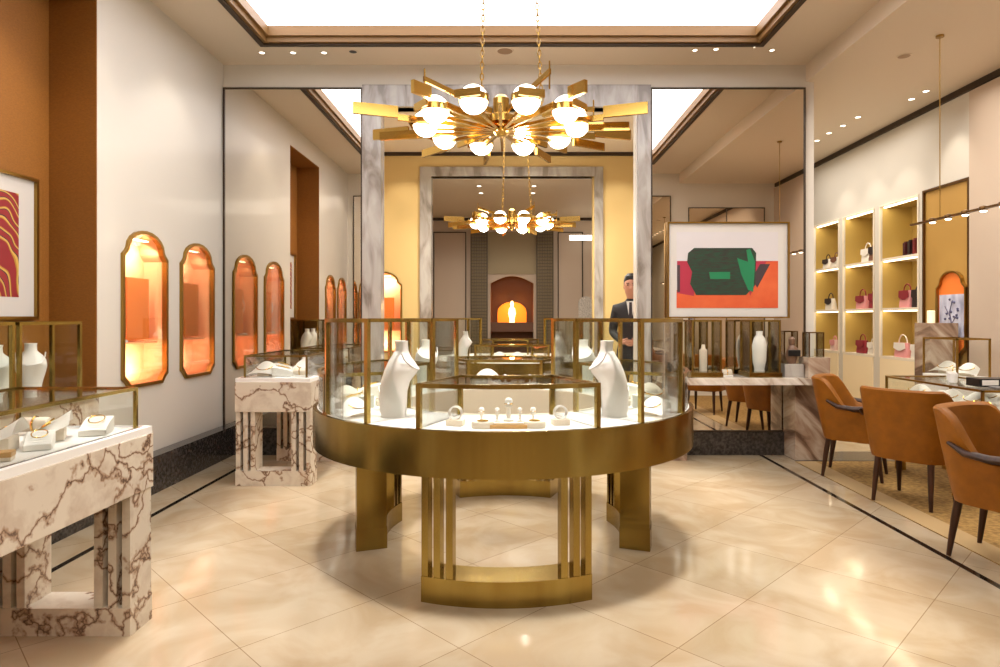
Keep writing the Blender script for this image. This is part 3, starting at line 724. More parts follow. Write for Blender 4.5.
obj('charcoal_stroke', poly([(677, 292), (680, 292), (680, 265), (677, 265)], 6.1465, 6.147), 'pdark', t, world=True); bm = bmesh.new(); prism(bm, [(px(u), pz(v)) for u, v in [(757, 288), (770, 264), (760, 264), (752, 278)]], 'y', 6.1465, 6.147)
obj('charcoal_stroke', bm, 'pdark', t, world=True)
obj('green_block', poly([(696, 295), (690, 284), (692, 272), (687, 262), (688, 253), (694, 248), (752, 248), (756, 253), (755, 285), (746, 295)], 6.1455, 6.1465), 'pgreen', t, world=True)
obj('green_stroke', poly([(710, 279), (730, 279), (730, 272), (709, 272)], 6.145, 6.1455), 'pgreen2', t, world=True); bm = bmesh.new()
prism(bm, [(px(u), pz(v)) for u, v in [(741, 274), (748, 290), (753, 292), (755, 262), (750, 249), (746, 250), (748, 262), (737, 258)]], 'y', 6.145, 6.1455)
obj('green_stroke', bm, 'pgreen2', t, world=True)
# print in the alcove (on the back wall x = XL-.32)
xa = XL-.32
t = thing('framed_picture', 'framed red and gold swirling print in the ochre alcove', 'picture', (xa, 3.72, 1.31))
bm = bmesh.new(); holed(bm, [(3.28, 1.31), (4.17, 1.31), (4.17, 2.22), (3.28, 2.22)], [[(3.30, 1.33), (4.15, 1.33), (4.15, 2.20), (3.30, 2.20)]], 'x', xa+.001, xa+.04); obj('frame', bm, 'brassdark', t, world=True)
obj('picture_mat', BX(xa+.005, xa+.02, 3.30, 4.15, 1.33, 2.20), 'mat', t, world=True)
obj('print', BX(xa+.02, xa+.022, 3.40, 4.02, 1.45, 2.10), 'swirl', t, world=True)

# ------------------------------------------------------------------ CONSOLE at right mirror
t = thing('marble_console', 'marble console with slab top standing against the right mirror', 'console table', (2.1, 6.0, 0))
obj('top', BX(1.40, 2.93, 5.80, 6.185, .71, .775, bev=.004), 'wmarble', t, world=True)
obj('leg', BX(2.62, 2.915, 5.92, 6.185, .004, .71), 'bmarble', t, world=True); obj('leg', BX(1.46, 1.62, 5.92, 6.15, .0, .71), 'bmarble', t, world=True)
def lantern(label, u0, u1, d):
    x0, x1 = (u0-512)*5.86/640, (u1-512)*5.86/640
    return box_case(label, x0, x1, 5.86, 5.86+d, .776, HC-2*5.86/640, f=.016, name='lantern_display_case', base=.045, group='brass lantern cases')
lantern('brass lantern case with a slim white bust, left on the marble console', 692, 722, .26)
lantern('brass lantern case with a large white bust, right on the marble console', 750, 781, .26)
bm = bmesh.new(); loft(bm, [(0, 0, 0, .05, .04), (0, 0, .02, .045, .04), (.0, 0, .10, .062, .045), (0, 0, .24, .068, .05), (0, 0, .31, .05, .035), (0, 0, .34, .028, .025), (0, 0, .375, .03, .027)], 22)
t = thing('necklace_bust', 'large smooth white bust inside the right lantern case', 'necklace bust', (2.315, 5.99, .822)); obj('bust_body', bm, 'white', t, smooth=True)
t = thing('necklace_bust', 'slim white bust inside the left lantern case', 'necklace bust', (1.79, 5.99, .822))
bm = bmesh.new(); loft(bm, [(0, 0, 0, .034, .03), (0, 0, .2, .036, .03), (0, 0, .21, .02, .02), (0, 0, .25, .014, .014)], 18, 2.4); obj('bust_body', bm, 'cream', t, smooth=True)
t = thing('small_bust_stand', 'small dark and white bust on the right end of the marble console', 'bust', (2.60, 5.95, .776))
obj('base', BX(-.09, .09, -.06, .06, 0, .12, bev=.004), 'gmarble', t)
bm = bmesh.new(); loft(bm, [(0, 0, .12, .035, .03), (0, 0, .2, .06, .04), (.01, 0, .26, .05, .04), (0, 0, .29, .02, .02), (0, 0, .31, .03, .03), (0, 0, .35, .03, .03), (0, 0, .37, .01, .01)], 16)
obj('head', bm, mat('bronze_bust', (120, 90, 70), .4), t, smooth=True)
obj('scarf', BX(-.05, .06, -.055, -.03, .19, .25, bev=.01), 'black', t)
t = box_case('small open glass box on a marble block at the console end', 2.72, 2.86, 5.86, 6.0, .96, 1.19, f=.010, m='bronze')
obj('marble_block', BX(2.70, 2.9, 5.83, 6.03, .776, .96, bev=.004), 'bmarble', t, world=True)
put('roll', 2.0, 5.98, .776, 10, 'pale jewellery roll between the two lantern cases on the console')

# ------------------------------------------------------------------ CHAIRS
def make_chair(label, loc, rot):
    """faces +x locally"""
    t = thing('tub_armchair', label, 'armchair', loc, rot, 'ochre leather armchairs')
    n = 36
    def top(a):      # a = angle from the back (0) to front ends (+-130)
        a = abs(a); hb, ha = .82, .575
        if a < 50: return hb
        if a < 92: s = (a-50)/42; s = s*s*(3-2*s); return hb+(ha-hb)*s
        return ha-.015*(a-92)/38
    def plan(a, e=0., fl=0.):
        t_ = math.radians(a); rx, ry = .27+e+fl, .285+e+fl*.6
        if abs(a) <= 90:
            c, s = math.cos(t_), math.sin(t_); p = 3.0
            k = (abs(c/rx)**p + abs(s/ry)**p)**(-1/p); return (-c*k-.0, s*k)
        return ((abs(a)-90)/40*.25, math.copysign(ry, a))
    bm = bmesh.new(); rows = []
    for i in range(n+1):
        a = -130+260*i/n; zt = top(a); col = []
        for (e, z, fl) in ((0, .315, -.05), (0, .36, -.037), (0, .45, -.018), (0, .45+(zt-.45)*.5, .018), (0, zt-.012, .05), (-.012, zt, .052), (-.040, zt, .05), (-.050, zt-.015, .042), (-.050, .45+(zt-.45)*.4, .01), (-.050, .42, -.02), (-.050, .32, -.045)):
            x, y = plan(a, e, fl*(1 if abs(a) < 95 else .4)); col.append(bm.verts.new((x, y, z)))
        rows.append(col)
    m = len(rows[0])
    for p, q in zip(rows, rows[1:]):
        for j in range(m): bm.faces.new([p[j], q[j], q[(j+1) % m], p[(j+1) % m]])
    bm.faces.new(rows[0]); bm.faces.new(list(reversed(rows[-1])))
    obj('backrest', bm, 'leather', t, smooth=True)
    bm = bmesh.new(); prism(bm, [(-.20, -.215), (.235, -.225), (.235, .225), (-.20, .215)], 'z', .305, .46)
    bmesh.ops.bevel(bm, geom=bm.edges[:], offset=.03, segments=3, affect='EDGES'); obj('seat', bm, 'leather', t, smooth=True)
    for s in (-1, 1):
        bm = bmesh.new(); y = s*.275
        pts = [(-.17, y*1.10, .645), (-.09, y*1.10, .600), (.02, y*1.09, .585), (.14, y*1.07, .592), (.235, y*1.06, .598), (.268, y*1.04, .585), (.275, y*1.02, .53), (.268, y*.99, .42), (.262, y*.94, .32)]
        tube(bm, pts, [.012, .024, .028, .028, .026, .024, .02, .018, .015], 10, False, .8)
        obj('armrest', bm, 'wood', t, smooth=True)
        for fx, nm in ((-.20, 'rear'), (.20, 'front')):
            bm = bmesh.new(); tx = fx*1.08; tube(bm, [(fx*.85, s*.17, .325), (fx*.95, s*.176, .2), (tx, s*.185, 0)], [.022, .02, .012], 12)
            obj('leg', bm, 'wood', t, smooth=True)
    return t
ch = make_chair('ochre armchair standing by the marble console, farthest of three', (2.87, 5.36, .007), -35)
dup(ch, (2.89, 4.60, .007), 37, 'middle ochre armchair with its back turned to the room')
dup(ch, (2.69, 3.46, .007), -58, 'nearest ochre armchair cut by the right photo edge')
o = obj('carpet', BX(2.60, 4.3, 1.55, 5.87, .0005, .006), 'carpet'); tag(o, 'gold patterned carpet under the armchairs and glass desk', 'carpet')
bm = bmesh.new(); box(bm, 2.60, 2.78, 1.55, 5.87, .0062, .0068); obj('border', bm, 'carpetb', o)

# ------------------------------------------------------------------ GLASS DESK
t = thing('glass_desk', 'long glass-topped vitrine desk behind the ochre armchairs', 'desk', (3.4, 4.6, .007))
box_args = (3.30, 3.88, 4.49, 5.66)
x0, x1, y0, y1 = box_args; zt = .812
bm = bmesh.new(); f = .016
for x in (x0, x1-f):
    for y in (y0, y1-f): box(bm, x, x+f, y, y+f, .64, zt)
    box(bm, x, x+f, y0, y1, zt-f, zt)
for y in (y0, y1-f): box(bm, x0, x1, y, y+f, zt-f, zt)
obj('frame', bm, 'brassdark', t, world=True)
bm = bmesh.new(); box(bm, x0+.006, x0+.010, y0+f, y1-f, .64, zt-f); box(bm, x0+f, x1-f, y0+.006, y0+.010, .64, zt-f); box(bm, x1-.010, x1-.006, y0+f, y1-f, .64, zt-f); box(bm, x0+f, x1-f, y1-.010, y1-.006, .64, zt-f)
obj('side_glass', bm, 'glass', t, world=True)
obj('top_glass', BX(x0+f, x1-f, y0+f, y1-f, zt-.010, zt-.005), 'glass', t, world=True)
obj('display_deck', BX(x0, x1, y0, y1, .58, .64, bev=.003), 'deck', t, world=True)
for x in (x0+.05, x1-.12):
    for y in (y0+.04, y1-.12): obj('leg', BX(x, x+.06, y, y+.06, .007, .58), 'brassdark', t, world=True)
for i, (k, x, y, r) in enumerate((('shell', 3.15, 5.0, -60), ('roll', 3.2, 4.8, 0), ('shell', 3.16, 4.62, -60), ('shell', 3.2, 4.42, -70), ('pillow', 3.4, 4.9, 0), ('shell', 3.45, 4.6, -60), ('roll', 3.18, 4.22, 10), ('shell', 3.45, 4.3, 0))):
    put(k, x+.27, y+.42, .641, r, f'white display piece in the glass desk, {("far end", "second from the far end", "third along the chair side", "fourth along the chair side", "far right corner", "right middle", "near left corner", "near right side")[i]}', 1.)
t = thing('card_holder_box', 'long black box with a white label lying on the glass desk', 'box', (3.72, 4.78, zt))
obj('case', BX(-.28, .28, -.07, .07, 0, .06, bev=.004), 'black', t, world=False); obj('label_panel', BX(-.26, -.14, -.073, -.0705, .012, .05), 'white', t, label='white label')
t = thing('folded_tray', 'grey tray lying in front of the black box on the desk', 'tray', (3.66, 4.60, zt)); obj('tray_board', BX(-.2, .25, -.05, .05, 0, .012, bev=.003), mat('grey_tray', (110, 108, 108), .3), t)
for i, dx in enumerate((0, .09, .17)):
    bm = bmesh.new(); lathe(bm, [(0, 0), (.03, 0), (.03, .004), (.034, .07), (.031, .07), (.027, .008), (0, .008)], 18)
    single('small_cup', bm, 'white', ('leftmost', 'middle', 'rightmost')[i]+' of three pale cups on the glass desk left of the black box', 'cup', (3.48+dx*.6, 5.05+dx, zt), group='cups on the desk')

# ------------------------------------------------------------------ PENDANT over the desk
t = thing('linear_pendant_lamp', 'slim linear pendant with small disc lamps over the glass desk', 'pendant lamp', (3.47, 5.19, 2.13))
bm = bmesh.new(); box(bm, 3.455, 3.485, 3.9, 5.56, 2.12, 2.135); obj('bar', bm, 'bronze', t, world=True)
for y in (5.19, 4.1):
    bm = bmesh.new(); tube(bm, [(3.47, y, 2.13), (3.47, y, HB)], .004, 6); obj('cable', bm, 'brassdark', t, world=True)
    bm = bmesh.new(); lathe(bm, [(0, HB-.015), (.03, HB-.015), (.03, HB), (0, HB)], 16, (3.47, y)); obj('canopy', bm, 'brassdark', t, world=True)
for i in range(7):
    y = 5.28-.19*i; bm = bmesh.new(); lathe(bm, [(0, 2.11), (.022, 2.112), (.032, 2.125), (.028, 2.14), (0, 2.15)], 18, (3.47, y)); d = obj('lamp_head', bm, 'bronze', t, world=True, smooth=True)
    bm = bmesh.new(); lathe(bm, [(0, 2.098), (.018, 2.10), (.024, 2.109), (0, 2.1095)], 14, (3.47, y)); obj('bulb', bm, 'downlight', d, world=True)

# ------------------------------------------------------------------ SHELVES in the right wall
t = thing('display_shelving', 'three-bay gold-backed lit shelving with handbags in the right wall', 'shelving', (XR, 8.3, .0))
sx = XR+.38
for a, b in bays:
    obj('back_panel', BX(sx, sx+.02, a, b, .86, 2.67), 'shelfgold', t, world=True)
    bm = bmesh.new(); box(bm, XR+.021, sx, a-.02, a, .86, 2.67); box(bm, XR+.021, sx, b, b+.02, .86, 2.67); box(bm, XR+.021, sx, a, b, 2.67, 2.69)
    obj('side_panel', bm, 'shelfgold', t, world=True)
    obj('frame', (lambda bm: (holed(bm, [(a-.02, .84), (b+.02, .84), (b+.02, 2.69), (a-.02, 2.69)], [[(a, .86), (b, .86), (b, 2.67), (a, 2.67)]], 'x', XR-.012, XR-.001), bm)[1])(bmesh.new()), 'shelfwhite', t, world=True)
    for z in (1.44, 2.04): obj('shelf', BX(XR+.01, sx, a+.001, b-.001, z-.03, z), 'shelfwhite', t, world=True)
    obj('counter_board', BX(XR-.01, sx, a, b, .832, .86), 'shelfwhite', t, world=True)
    obj('cabinet_door', BX(XR-.016, XR-.001, a+.005, b-.005, .05, .83), 'cabinetdoor', t, world=True)
    for z in (1.41, 2.01, 2.67): obj('light_strip', BX(XR+.03, XR+.06, a+.01, b-.01, z-.012, z-.001), 'led', t, world=True)
    for z in (1.40, 2.0, 2.655):
        area('shelf_lamp', (XR+.08, (a+b)/2, z), (.10, b-a-.1), 1.2, (1, .86, .62), rot=(0, 0, 0))
def handbag(label, y, z, c1, c2, wd=.2, ht=.15, dp=.09, name='handbag', x=None, strap=True):
    k = 'bag_%d_%d_%d' % c1; k2 = 'bag_%d_%d_%d' % c2
    for kk, cc in ((k, c1), (k2, c2)):
        if kk not in M: M[kk] = mat(kk, cc, .45)
    t = thing(name, label, 'handbag', (x or XR+.09, y+.07, z), 90, 'handbags on the lit shelves')
    bm = bmesh.new(); loft(bm, [(0, 0, 0, wd/2, dp/2), (0, 0, .015, wd/2+.004, dp/2+.003), (0, 0, ht*.6, wd/2, dp/2*.85), (0, 0, ht, wd/2*.88, dp/2*.55)], 24, 5); obj('bag_body', bm, k, t, smooth=True)
    bm = bmesh.new(); prism(bm, [(-wd*.42, ht*1.0), (wd*.42, ht*1.0), (wd*.46, ht*.62), (wd*.1, ht*.45), (-wd*.1, ht*.45), (-wd*.46, ht*.62)], 'y', dp*.47, dp*.56); obj('flap', bm, k2, t)
    if strap:
        bm = bmesh.new(); tube(bm, [(wd*.33*math.cos(a), 0, ht*.95+wd*.42*math.sin(a)) for a in [i*PI/10 for i in range(11)]], .007, 6); obj('handle', bm, k2, t, smooth=True)
    return t
W_, P_, R_, D_, K_ = (236, 228, 216), (222, 150, 150), (140, 34, 48), (44, 30, 30), (120, 80, 60)
(a3, b3), (a2, b2), (a1, b1) = bays
for a in [('white bag with black flap, left on the top shelf of the farthest bay', 9.22, 2.04, W_, D_, .18, .13), ('white bag with dark edging beside it on the farthest bay top shelf', 8.98, 2.04, W_, K_, .17, .14),
          ('round white bag on the top shelf of the middle bay', 8.18, 2.04, W_, W_, .2, .17), ('brown bag behind the round white one, middle bay top shelf', 8.03, 2.04, K_, D_, .14, .18),
          ('white and black bag on the second shelf of the farthest bay', 9.14, 1.44, W_, D_, .2, .16),
          ('pink bag on the second shelf of the middle bay', 8.30, 1.44, P_, R_, .22, .17), ('small red bag at the near end of the middle bay second shelf', 8.04, 1.44, R_, R_, .12, .19),
          ('pink bag with dark flap on the second shelf of the nearest bay', 7.36, 1.44, P_, R_, .2, .2), ('black bag at the near end of the nearest bay second shelf', 7.16, 1.44, D_, D_, .12, .2),
          ('small pale pink bag on the counter of the farthest bay', 9.02, .86, (230, 196, 186), P_, .14, .15),
          ('maroon bag on the counter of the middle bay', 8.30, .86, R_, R_, .2, .17), ('small white bag beside the maroon bag', 8.06, .86, W_, W_, .13, .15),
          ('pink and white bag on the counter of the nearest bay', 7.44, .86, P_, W_, .24, .17), ('white bag at the near end of the nearest bay counter', 7.17, .86, W_, W_, .14, .16)]:
    handbag(*a)
for i in range(3):
    bm = bmesh.new(); box(bm, -.05, .05, -.02, .02, 0, .15+.01*i, bev=.006); box(bm, -.035, .035, -.021, .021, .15, .165+.01*i)
    single('slim_wallet_case', bm, mat('wallet_%d' % i, ((70, 24, 30), (40, 24, 26), (110, 34, 36))[i], .4), ('left', 'middle', 'right')[i]+' of three dark upright cases on the nearest bay top shelf', 'case', (XR+.09, 7.42-.09*i, 2.04), 0, 'dark upright cases')

# gold wall panel with an arched reflection built as geometry, taupe cladding on the right wall
bm = bmesh.new(); holed(bm, [(6.25, .3), (6.96, .3), (6.96, 2.70), (6.25, 2.70)], [[(6.275, .325), (6.935, .325), (6.935, 2.675), (6.275, 2.675)]], 'x', XR-.04, XR-.001); struct('trim_9', bm, 'bronze')
struct('trim_10', BX(XR-.02, XR-.001, 6.27, 6.94, .3, 2.68), mat('satin_gold_panel', (190, 148, 76), .5, .3))
bm = bmesh.new(); box(bm, XR-.04, XR-.001, 1.5, 6.245, 0, HB-.08); struct('trim_11', bm, 'wall_pink')
t = thing('arched_reflection', 'modelled reflection of an arched niche with floral picture and orange base on the gold panel', 'display niche', (XR-.02, 6.5, 1.0))
pts = arch_pts(6.5, .95, 1.80, .44, .14)
bm = bmesh.new(); inner = [((u-6.5)*.93+6.5, (v-1.375)*.965+1.375) for u, v in pts]; holed(bm, pts, [inner], 'x', XR-.055, XR-.021); obj('frame', bm, 'brassdark', t, world=True)
bm = bmesh.new(); prism(bm, inner, 'x', XR-.028, XR-.021); obj('lining', bm, 'orange', t, world=True)
obj('floral_panel', BX(XR-.033, XR-.0285, 6.31, 6.69, 1.12, 1.56), mat('pale_blue_panel', (214, 216, 232), .5, noise=(9, (150, 152, 176), (1, 1, .5))), t, world=True)
bm = bmesh.new(); xx = XR-.036
tube(bm, [(xx, 6.53, 1.14), (xx, 6.50, 1.26), (xx, 6.53, 1.38), (xx, 6.49, 1.50)], [.008, .006, .005, .003], 6)
for a_, b_, c_, d_ in ((6.50, 1.26, 6.42, 1.36), (6.52, 1.33, 6.60, 1.44), (6.51, 1.20, 6.62, 1.24)): tube(bm, [(xx, a_, b_), (xx, c_, d_)], .004, 5)
for k in range(14):
    bmesh.ops.create_icosphere(bm, subdivisions=1, radius=.014, matrix=T(xx, 6.40+.2*random.random(), 1.30+.22*random.random()))
obj('flower_branch', bm, mat('indigo_flowers', (84, 82, 110), .5), t, world=True)
spot('arch_lamp', (XR-.7, 6.5, 2.7), (XR, 6.5, 1.4), 12, 40)
# vitrine and marble block by the gold panel
t = thing('white_vitrine', 'white-based glass vitrine standing before the gold wall panel', 'display case', (4.05, 5.85, 0))
obj('base', BX(3.90, 4.2, 5.61, 6.08, .007, .80, bev=.004), 'white', t, world=True)
bm = bmesh.new()
for x in (3.90, 4.186):
    for y in (5.61, 6.066): box(bm, x, x+.014, y, y+.014, .80, 1.14)
    box(bm, x, x+.014, 5.61, 6.08, 1.126, 1.14)
for y in (5.61, 6.066): box(bm, 3.90, 4.2, y, y+.014, 1.126, 1.14)
obj('frame', bm, 'brassdark', t, world=True)
bm = bmesh.new(); box(bm, 3.905, 3.909, 5.624, 6.066, .80, 1.126); box(bm, 3.914, 4.186, 5.615, 5.619, .80, 1.126); box(bm, 3.914, 4.186, 5.624, 6.066, 1.13, 1.134); obj('glass_pane', bm, 'glass', t, world=True)
for i, (x, y) in enumerate(((4.05, 5.72), (4.05, 5.86), (4.05, 6.0))):
    put(('shell', 'roll', 'shell')[i], x, y, .801, -60, f'{("near", "middle", "far")[i]} white piece inside the vitrine by the gold panel', 1.0)
t = thing('marble_pedestal', 'square veined marble pedestal behind the glass vitrine', 'pedestal', (4.3, 6.48, 0)); obj('block', BX(4.15, 4.43, 6.35, 6.60, .0, 1.27, bev=.005), 'bmarble', t, world=True)
bm = bmesh.new(); lathe(bm, [(0, 0), (.035, 0), (.035, .12), (.03, .125), (0, .12)], 20)
t = thing('pillar_candle', 'short white pillar candle on the marble pedestal', 'candle', (4.21, 6.43, 1.27)); obj('wax', bm, mat('candle_wax', (250, 236, 208), .5, emis=(255, 230, 180), estr=.5), t, smooth=True)
bm = bmesh.new(); tube(bm, [(0, 0, .118), (.002, 0, .135)], .002, 5); obj('wick', bm, 'black', t)

# ------------------------------------------------------------------ CHANDELIERS
def chandelier(label, loc, chain_top):
    t = thing('brass_chandelier', label, 'chandelier', loc, 0, 'brass chandeliers with opal globes')
    bm = bmesh.new(); lathe(bm, [(0, -.09), (.03, -.085), (.05, -.06), (.05, -.02), (.09, -.01), (.09, .03), (.05, .05), (.05, .14), (.03, .16), (0, .16)], 20); obj('hub', bm, 'gold', t, smooth=True)
    def bar(L0, L1, z0, z1, h_, w_, a, nm='arm', m='gold'):
        bm = bmesh.new(); n_ = bmesh.ops.create_cube(bm, size=1)['verts']
        for v in n_:
            u = v.co.x+.5; v.co = Vector((L0+(L1-L0)*u, v.co.y*w_, z0+(z1-z0)*u+v.co.z*h_))
        move(bm, RZ(a)); return obj(nm, bm, m, t)
    for k in range(10):
        a = 36*k-72
        # low arm with globe
        bar(.04, .45, -.05, -.045, .018, .022, a)
        bar(.30, .535, .0, .0, .05, .02, a, 'crossbar')
        bm = bmesh.new(); box(bm, .537, .55, -.072, .072, -.022, .020); move(bm, RZ(a)); obj('end_plate', bm, 'gold', t)
        bm = bmesh.new(); R = .078
        for s in range(1):
            lathe(bm, [(R*math.sin(PI*i/16), -R*math.cos(PI*i/16)) for i in range(17)], 24)
        move(bm, RZ(a) @ T(.455, 0, -.01)); g = obj('globe', bm, 'globe', t, smooth=True)
        bm = bmesh.new(); lathe(bm, [(R+.001, -.012), (R+.005, -.012), (R+.005, .024), (R+.001, .024), (R+.001, -.012)], 24)
        move(bm, RZ(a) @ T(.455, 0, -.012)); obj('globe_band', bm, 'gold', g, smooth=True)
        # long plates between the globes
        b2 = a+18
        sd = abs(math.cos(math.radians(b2)))
        bar(.05, .62 if sd > .7 else .5, -.04, -.03, .035, .018, b2, 'crossbar')
        if sd > .5: bar(.62, .87 if sd > .9 else .75, .0, .0, .065, .022, b2, 'plate')
        # upper rising blades with pins
        if k % 2 == 0:
            bar(.08, .58, .05, .11, .028, .014, a+9, 'blade')
            bm = bmesh.new(); tube(bm, [(.575, 0, .02), (.575, 0, .165)], .005, 6); move(bm, RZ(a+9)); obj('pin', bm, 'gold', t)
        if math.sin(math.radians(a+28)) > -.2: bar(.52, .76, -.05, -.055, .05, .018, a+28, 'plate')
    for s in (-1, 1):
        x0, x1 = (-.12, -.09) if s < 0 else (.245, .17); bm = bmesh.new(); n_ = int((chain_top-.1)/.034)
        for i in range(n_):
            u = i/(n_-1); c = Vector((x0+(x1-x0)*u, 0, .1+(chain_top-.1)*u)); pts = []
            for q in range(10):
                w_ = 2*PI*q/10; d = .010*math.cos(w_); pts.append(c+Vector((d if i % 2 else 0, 0 if i % 2 else d, .021*math.sin(w_))))
            tube(bm, pts, .0042, 5, True)
        obj('chain', bm, 'brassdark', t)
        bm = bmesh.new(); lathe(bm, [(0, chain_top-.02), (.04, chain_top-.02), (.05, chain_top), (0, chain_top)], 18, (x1, 0)); obj('ceiling_rose', bm, 'brassdark', t)
    for k in range(5):
        p = RZ(72*k) @ Vector((.455, 0, -.14)); l = bpy.data.lights.new('chandelier_bulb', 'POINT'); l.energy = 17; l.color = (1, .9, .78); l.shadow_soft_size = .05
        o = bpy.data.objects.new('chandelier_bulb', l); COL.objects.link(o); o.parent = t; o.location = p
    return t
chandelier('large brass chandelier with opal globes hanging over the central counter', (-.065, 3.86, 2.50), 4.149-2.50)
chandelier('farther brass chandelier hanging beyond the marble portal', (.0, 8.06, 2.53), H-2.53)

# ------------------------------------------------------------------ DOWNLIGHTS
def downlight(u, v, zc, label, r=.03, m='downlight', yy=None):
    y = (zc-HC)*640/(318-v); x = (u-512)*y/640
    t = thing('recessed_downlight', label, 'ceiling light', (x, y, zc), 0, 'small recessed downlights')
    bm = bmesh.new(); lathe(bm, [(r, -.004), (r+.012, -.004), (r+.014, 0), (r, 0), (r, -.004)], 20); obj('trim_ring', bm, 'ceiling', t, smooth=True)
    bm = bmesh.new(); lathe(bm, [(0, -.003), (r, -.003), (r, -.001), (0, -.001)], 20); obj('lens', bm, m, t)
    return x, y
GL = ('leftmost', 'second', 'third')
for i, u in enumerate((262, 293, 324)): downlight(u, 52.5, H, GL[i]+' small downlight in the ceiling strip before the left mirror', .022)
downlight(353, 51.5, H, 'dark unlit downlight in the ceiling strip near the portal', .035, 'black')
downlight(505, 51, H, 'pale round vent in the ceiling above the portal', .07, 'taupe')
for i, (u, v) in enumerate(((695, 50), (716, 49), (719, 45), (755, 46), (772, 50))): downlight(u, v, H, f'small downlight in the ceiling before the right mirror, {("farthest left","second","third","fourth","farthest right")[i]}', .02)
for i, (u, v) in enumerate(((805, 148), (817, 140.5), (829, 133), (843, 125.5), (858, 117), (911.5, 99), (926, 91))):
    x, y = downlight(u, v, HB, f'downlight in the bay ceiling row, {("farthest","second farthest","third farthest","middle","third nearest","second nearest","nearest")[i]}', .028)
    if i in (0, 2, 4, 6): spot('bay_spot', (x, y, HB-.02), (XR, y, 1.9), 22, 60)
downlight(904, 56, HB, 'flat grey round vent in the bay ceiling', .05, 'taupe')
for i, (u, v) in enumerate(((448, 171), (494, 171), (540, 171))):
    pass
for i, (u, v) in enumerate(((478, 178), (479, 186), (481, 193), (535, 178), (534, 186), (533, 193))):
    downlight(u, v, 3.51, f'tiny downlight in the far room ceiling, {("left row near","left row middle","left row far","right row near","right row middle","right row far")[i]}', .035)
# wall-washing spots in the main room
for y in (1.9, 3.0, 4.1, 5.2): spot('wall_spot', (-2.32, y, H-.03), (XL+.05, y, 1.5), 16, 75)
spot('alcove_spot', (-2.5, 3.7, H-.03), (-3.05, 3.7, 1.6), 30, 70)
spot('portal_spot', (-1.7, 5.85, H-.03), (-1.36, 6.2, 2.0), 14, 45); spot('portal_spot', (1.7, 5.85, H-.03), (1.28, 6.2, 2.0), 14, 45)
for x in (-2.4, -1.6, 1.6, 2.2): spot('yellow_wall_spot', (x, 8.9, H-.03), (x, YY, 2.0), 20, 80)
for x in (-.1, 2.1): spot('picture_spot', (2.08, 5.3, H-.03), (2.08, 6.15, 1.8), 10, 40)

# ------------------------------------------------------------------ FAR ROOM
M['x'] = mat('dark_studded_panel', (84, 72, 56), .4, .2)
def studded(label, x0, x1):
    t = thing('studded_pilaster', label, 'pilaster', ((x0+x1)/2, Y3-.1, 0))
    obj('body', BX(x0, x1, Y3-.12, Y3-.001, 0, 3.2), mat('pilaster_body', (84, 70, 50), .5), t, world=True)
    bm = bmesh.new(); nx = 6; nz = 46
    for i in range(nx):
        for k in range(nz):
            if k < 8: continue
            xx = x0+.02+(x1-x0-.04)*(i+.5)/nx; zz = 3.2*(k+.5)/nz; box(bm, xx-.021, xx+.021, Y3-.14, Y3-.119, zz-.024, zz+.024)
    obj('stud_grid', bm, mat('stud', (116, 100, 72), .4, .3), t, world=True, kind='stuff')
studded('dark studded pilaster left of the glowing arched recess', -.9, -.53); studded('dark studded pilaster right of the glowing arched recess', .53, .9)
t = thing('arched_fire_niche', 'arched dark wood recess with glowing amber figure at the far end', 'niche', (0, Y3, 0))
bm = bmesh.new(); pr = [(-.47, 0), (.47, 0)] + [(x, z) for x, z in reversed(arc)]
holed(bm, [((u)*1.06, v*1.02 if v > 0 else v) for u, v in pr], [[(u*.999, v*.999+.0005) for u, v in pr]], 'y', Y3-.03, Y3+.6) if False else None
bm.free(); bm = bmesh.new()
box(bm, -.50, -.47, Y3+.1, Y3+.7, 0, 2.3); box(bm, .47, .50, Y3+.1, Y3+.7, 0, 2.3); box(bm, -.5, .5, Y3+.7, Y3+.72, 0, 2.3); box(bm, -.5, .5, Y3+.1, Y3+.7, 2.28, 2.3)
obj('lining', bm, mat('amber_wood', (120, 66, 14), .5), t, world=True)
obj('ledge', BX(-.469, .469, Y3+.05, Y3+.69, 1.02, 1.22), mat('brown_ledge', (96, 52, 18), .4), t, world=True)
bm = bmesh.new(); prism(bm, [(-.33, 1.22), (.33, 1.22), (.33, 1.45)] + [(.33*math.cos(PI*i/12), 1.45+.24*math.sin(PI*i/12)) for i in range(1, 12)] + [(-.33, 1.45)], 'y', Y3+.6, Y3+.62)
obj('backlit_panel', bm, mat('amber_backlit_panel', (240, 140, 30), .5, emis=(255, 140, 20), estr=.7), t, world=True)
bm = bmesh.new(); loft(bm, [(0, Y3+.4, 1.22, .06, .05), (0, Y3+.4, 1.30, .055, .045), (0, Y3+.4, 1.42, .085, .06), (0, Y3+.4, 1.52, .07, .05), (0, Y3+.4, 1.58, .03, .03), (0, Y3+.4, 1.64, .042, .042), (0, Y3+.4, 1.70, .02, .02)], 16)
obj('glowing_figure', bm, mat('glowing_glass_figure', (255, 240, 200), .5, emis=(255, 226, 150), estr=4.), t, world=True, smooth=True)
l = point('niche_fire_lamp', (0, Y3+.25, 1.6), 6, (1, .55, .16), .05)
struct('trim_12', BX(-.53, .53, Y3-.02, Y3-.001, 2.28, 3.2), mat('olive_beige_panel', (160, 144, 112), .5))
for k, (x0, x1, z1) in enumerate(((-1.72, -1.0, 3.2), (1.0, 1.55, 3.2))):
    bm = bmesh.new(); holed(bm, [(x0, .1), (x1, .1), (x1, z1), (x0, z1)], [[(x0+.02, .12), (x1-.02, .12), (x1-.02, z1-.02), (x0+.02, z1-.02)]], 'y', Y3-.03, Y3-.001); struct('trim_%d' % (13+k), bm, 'darkbronze')
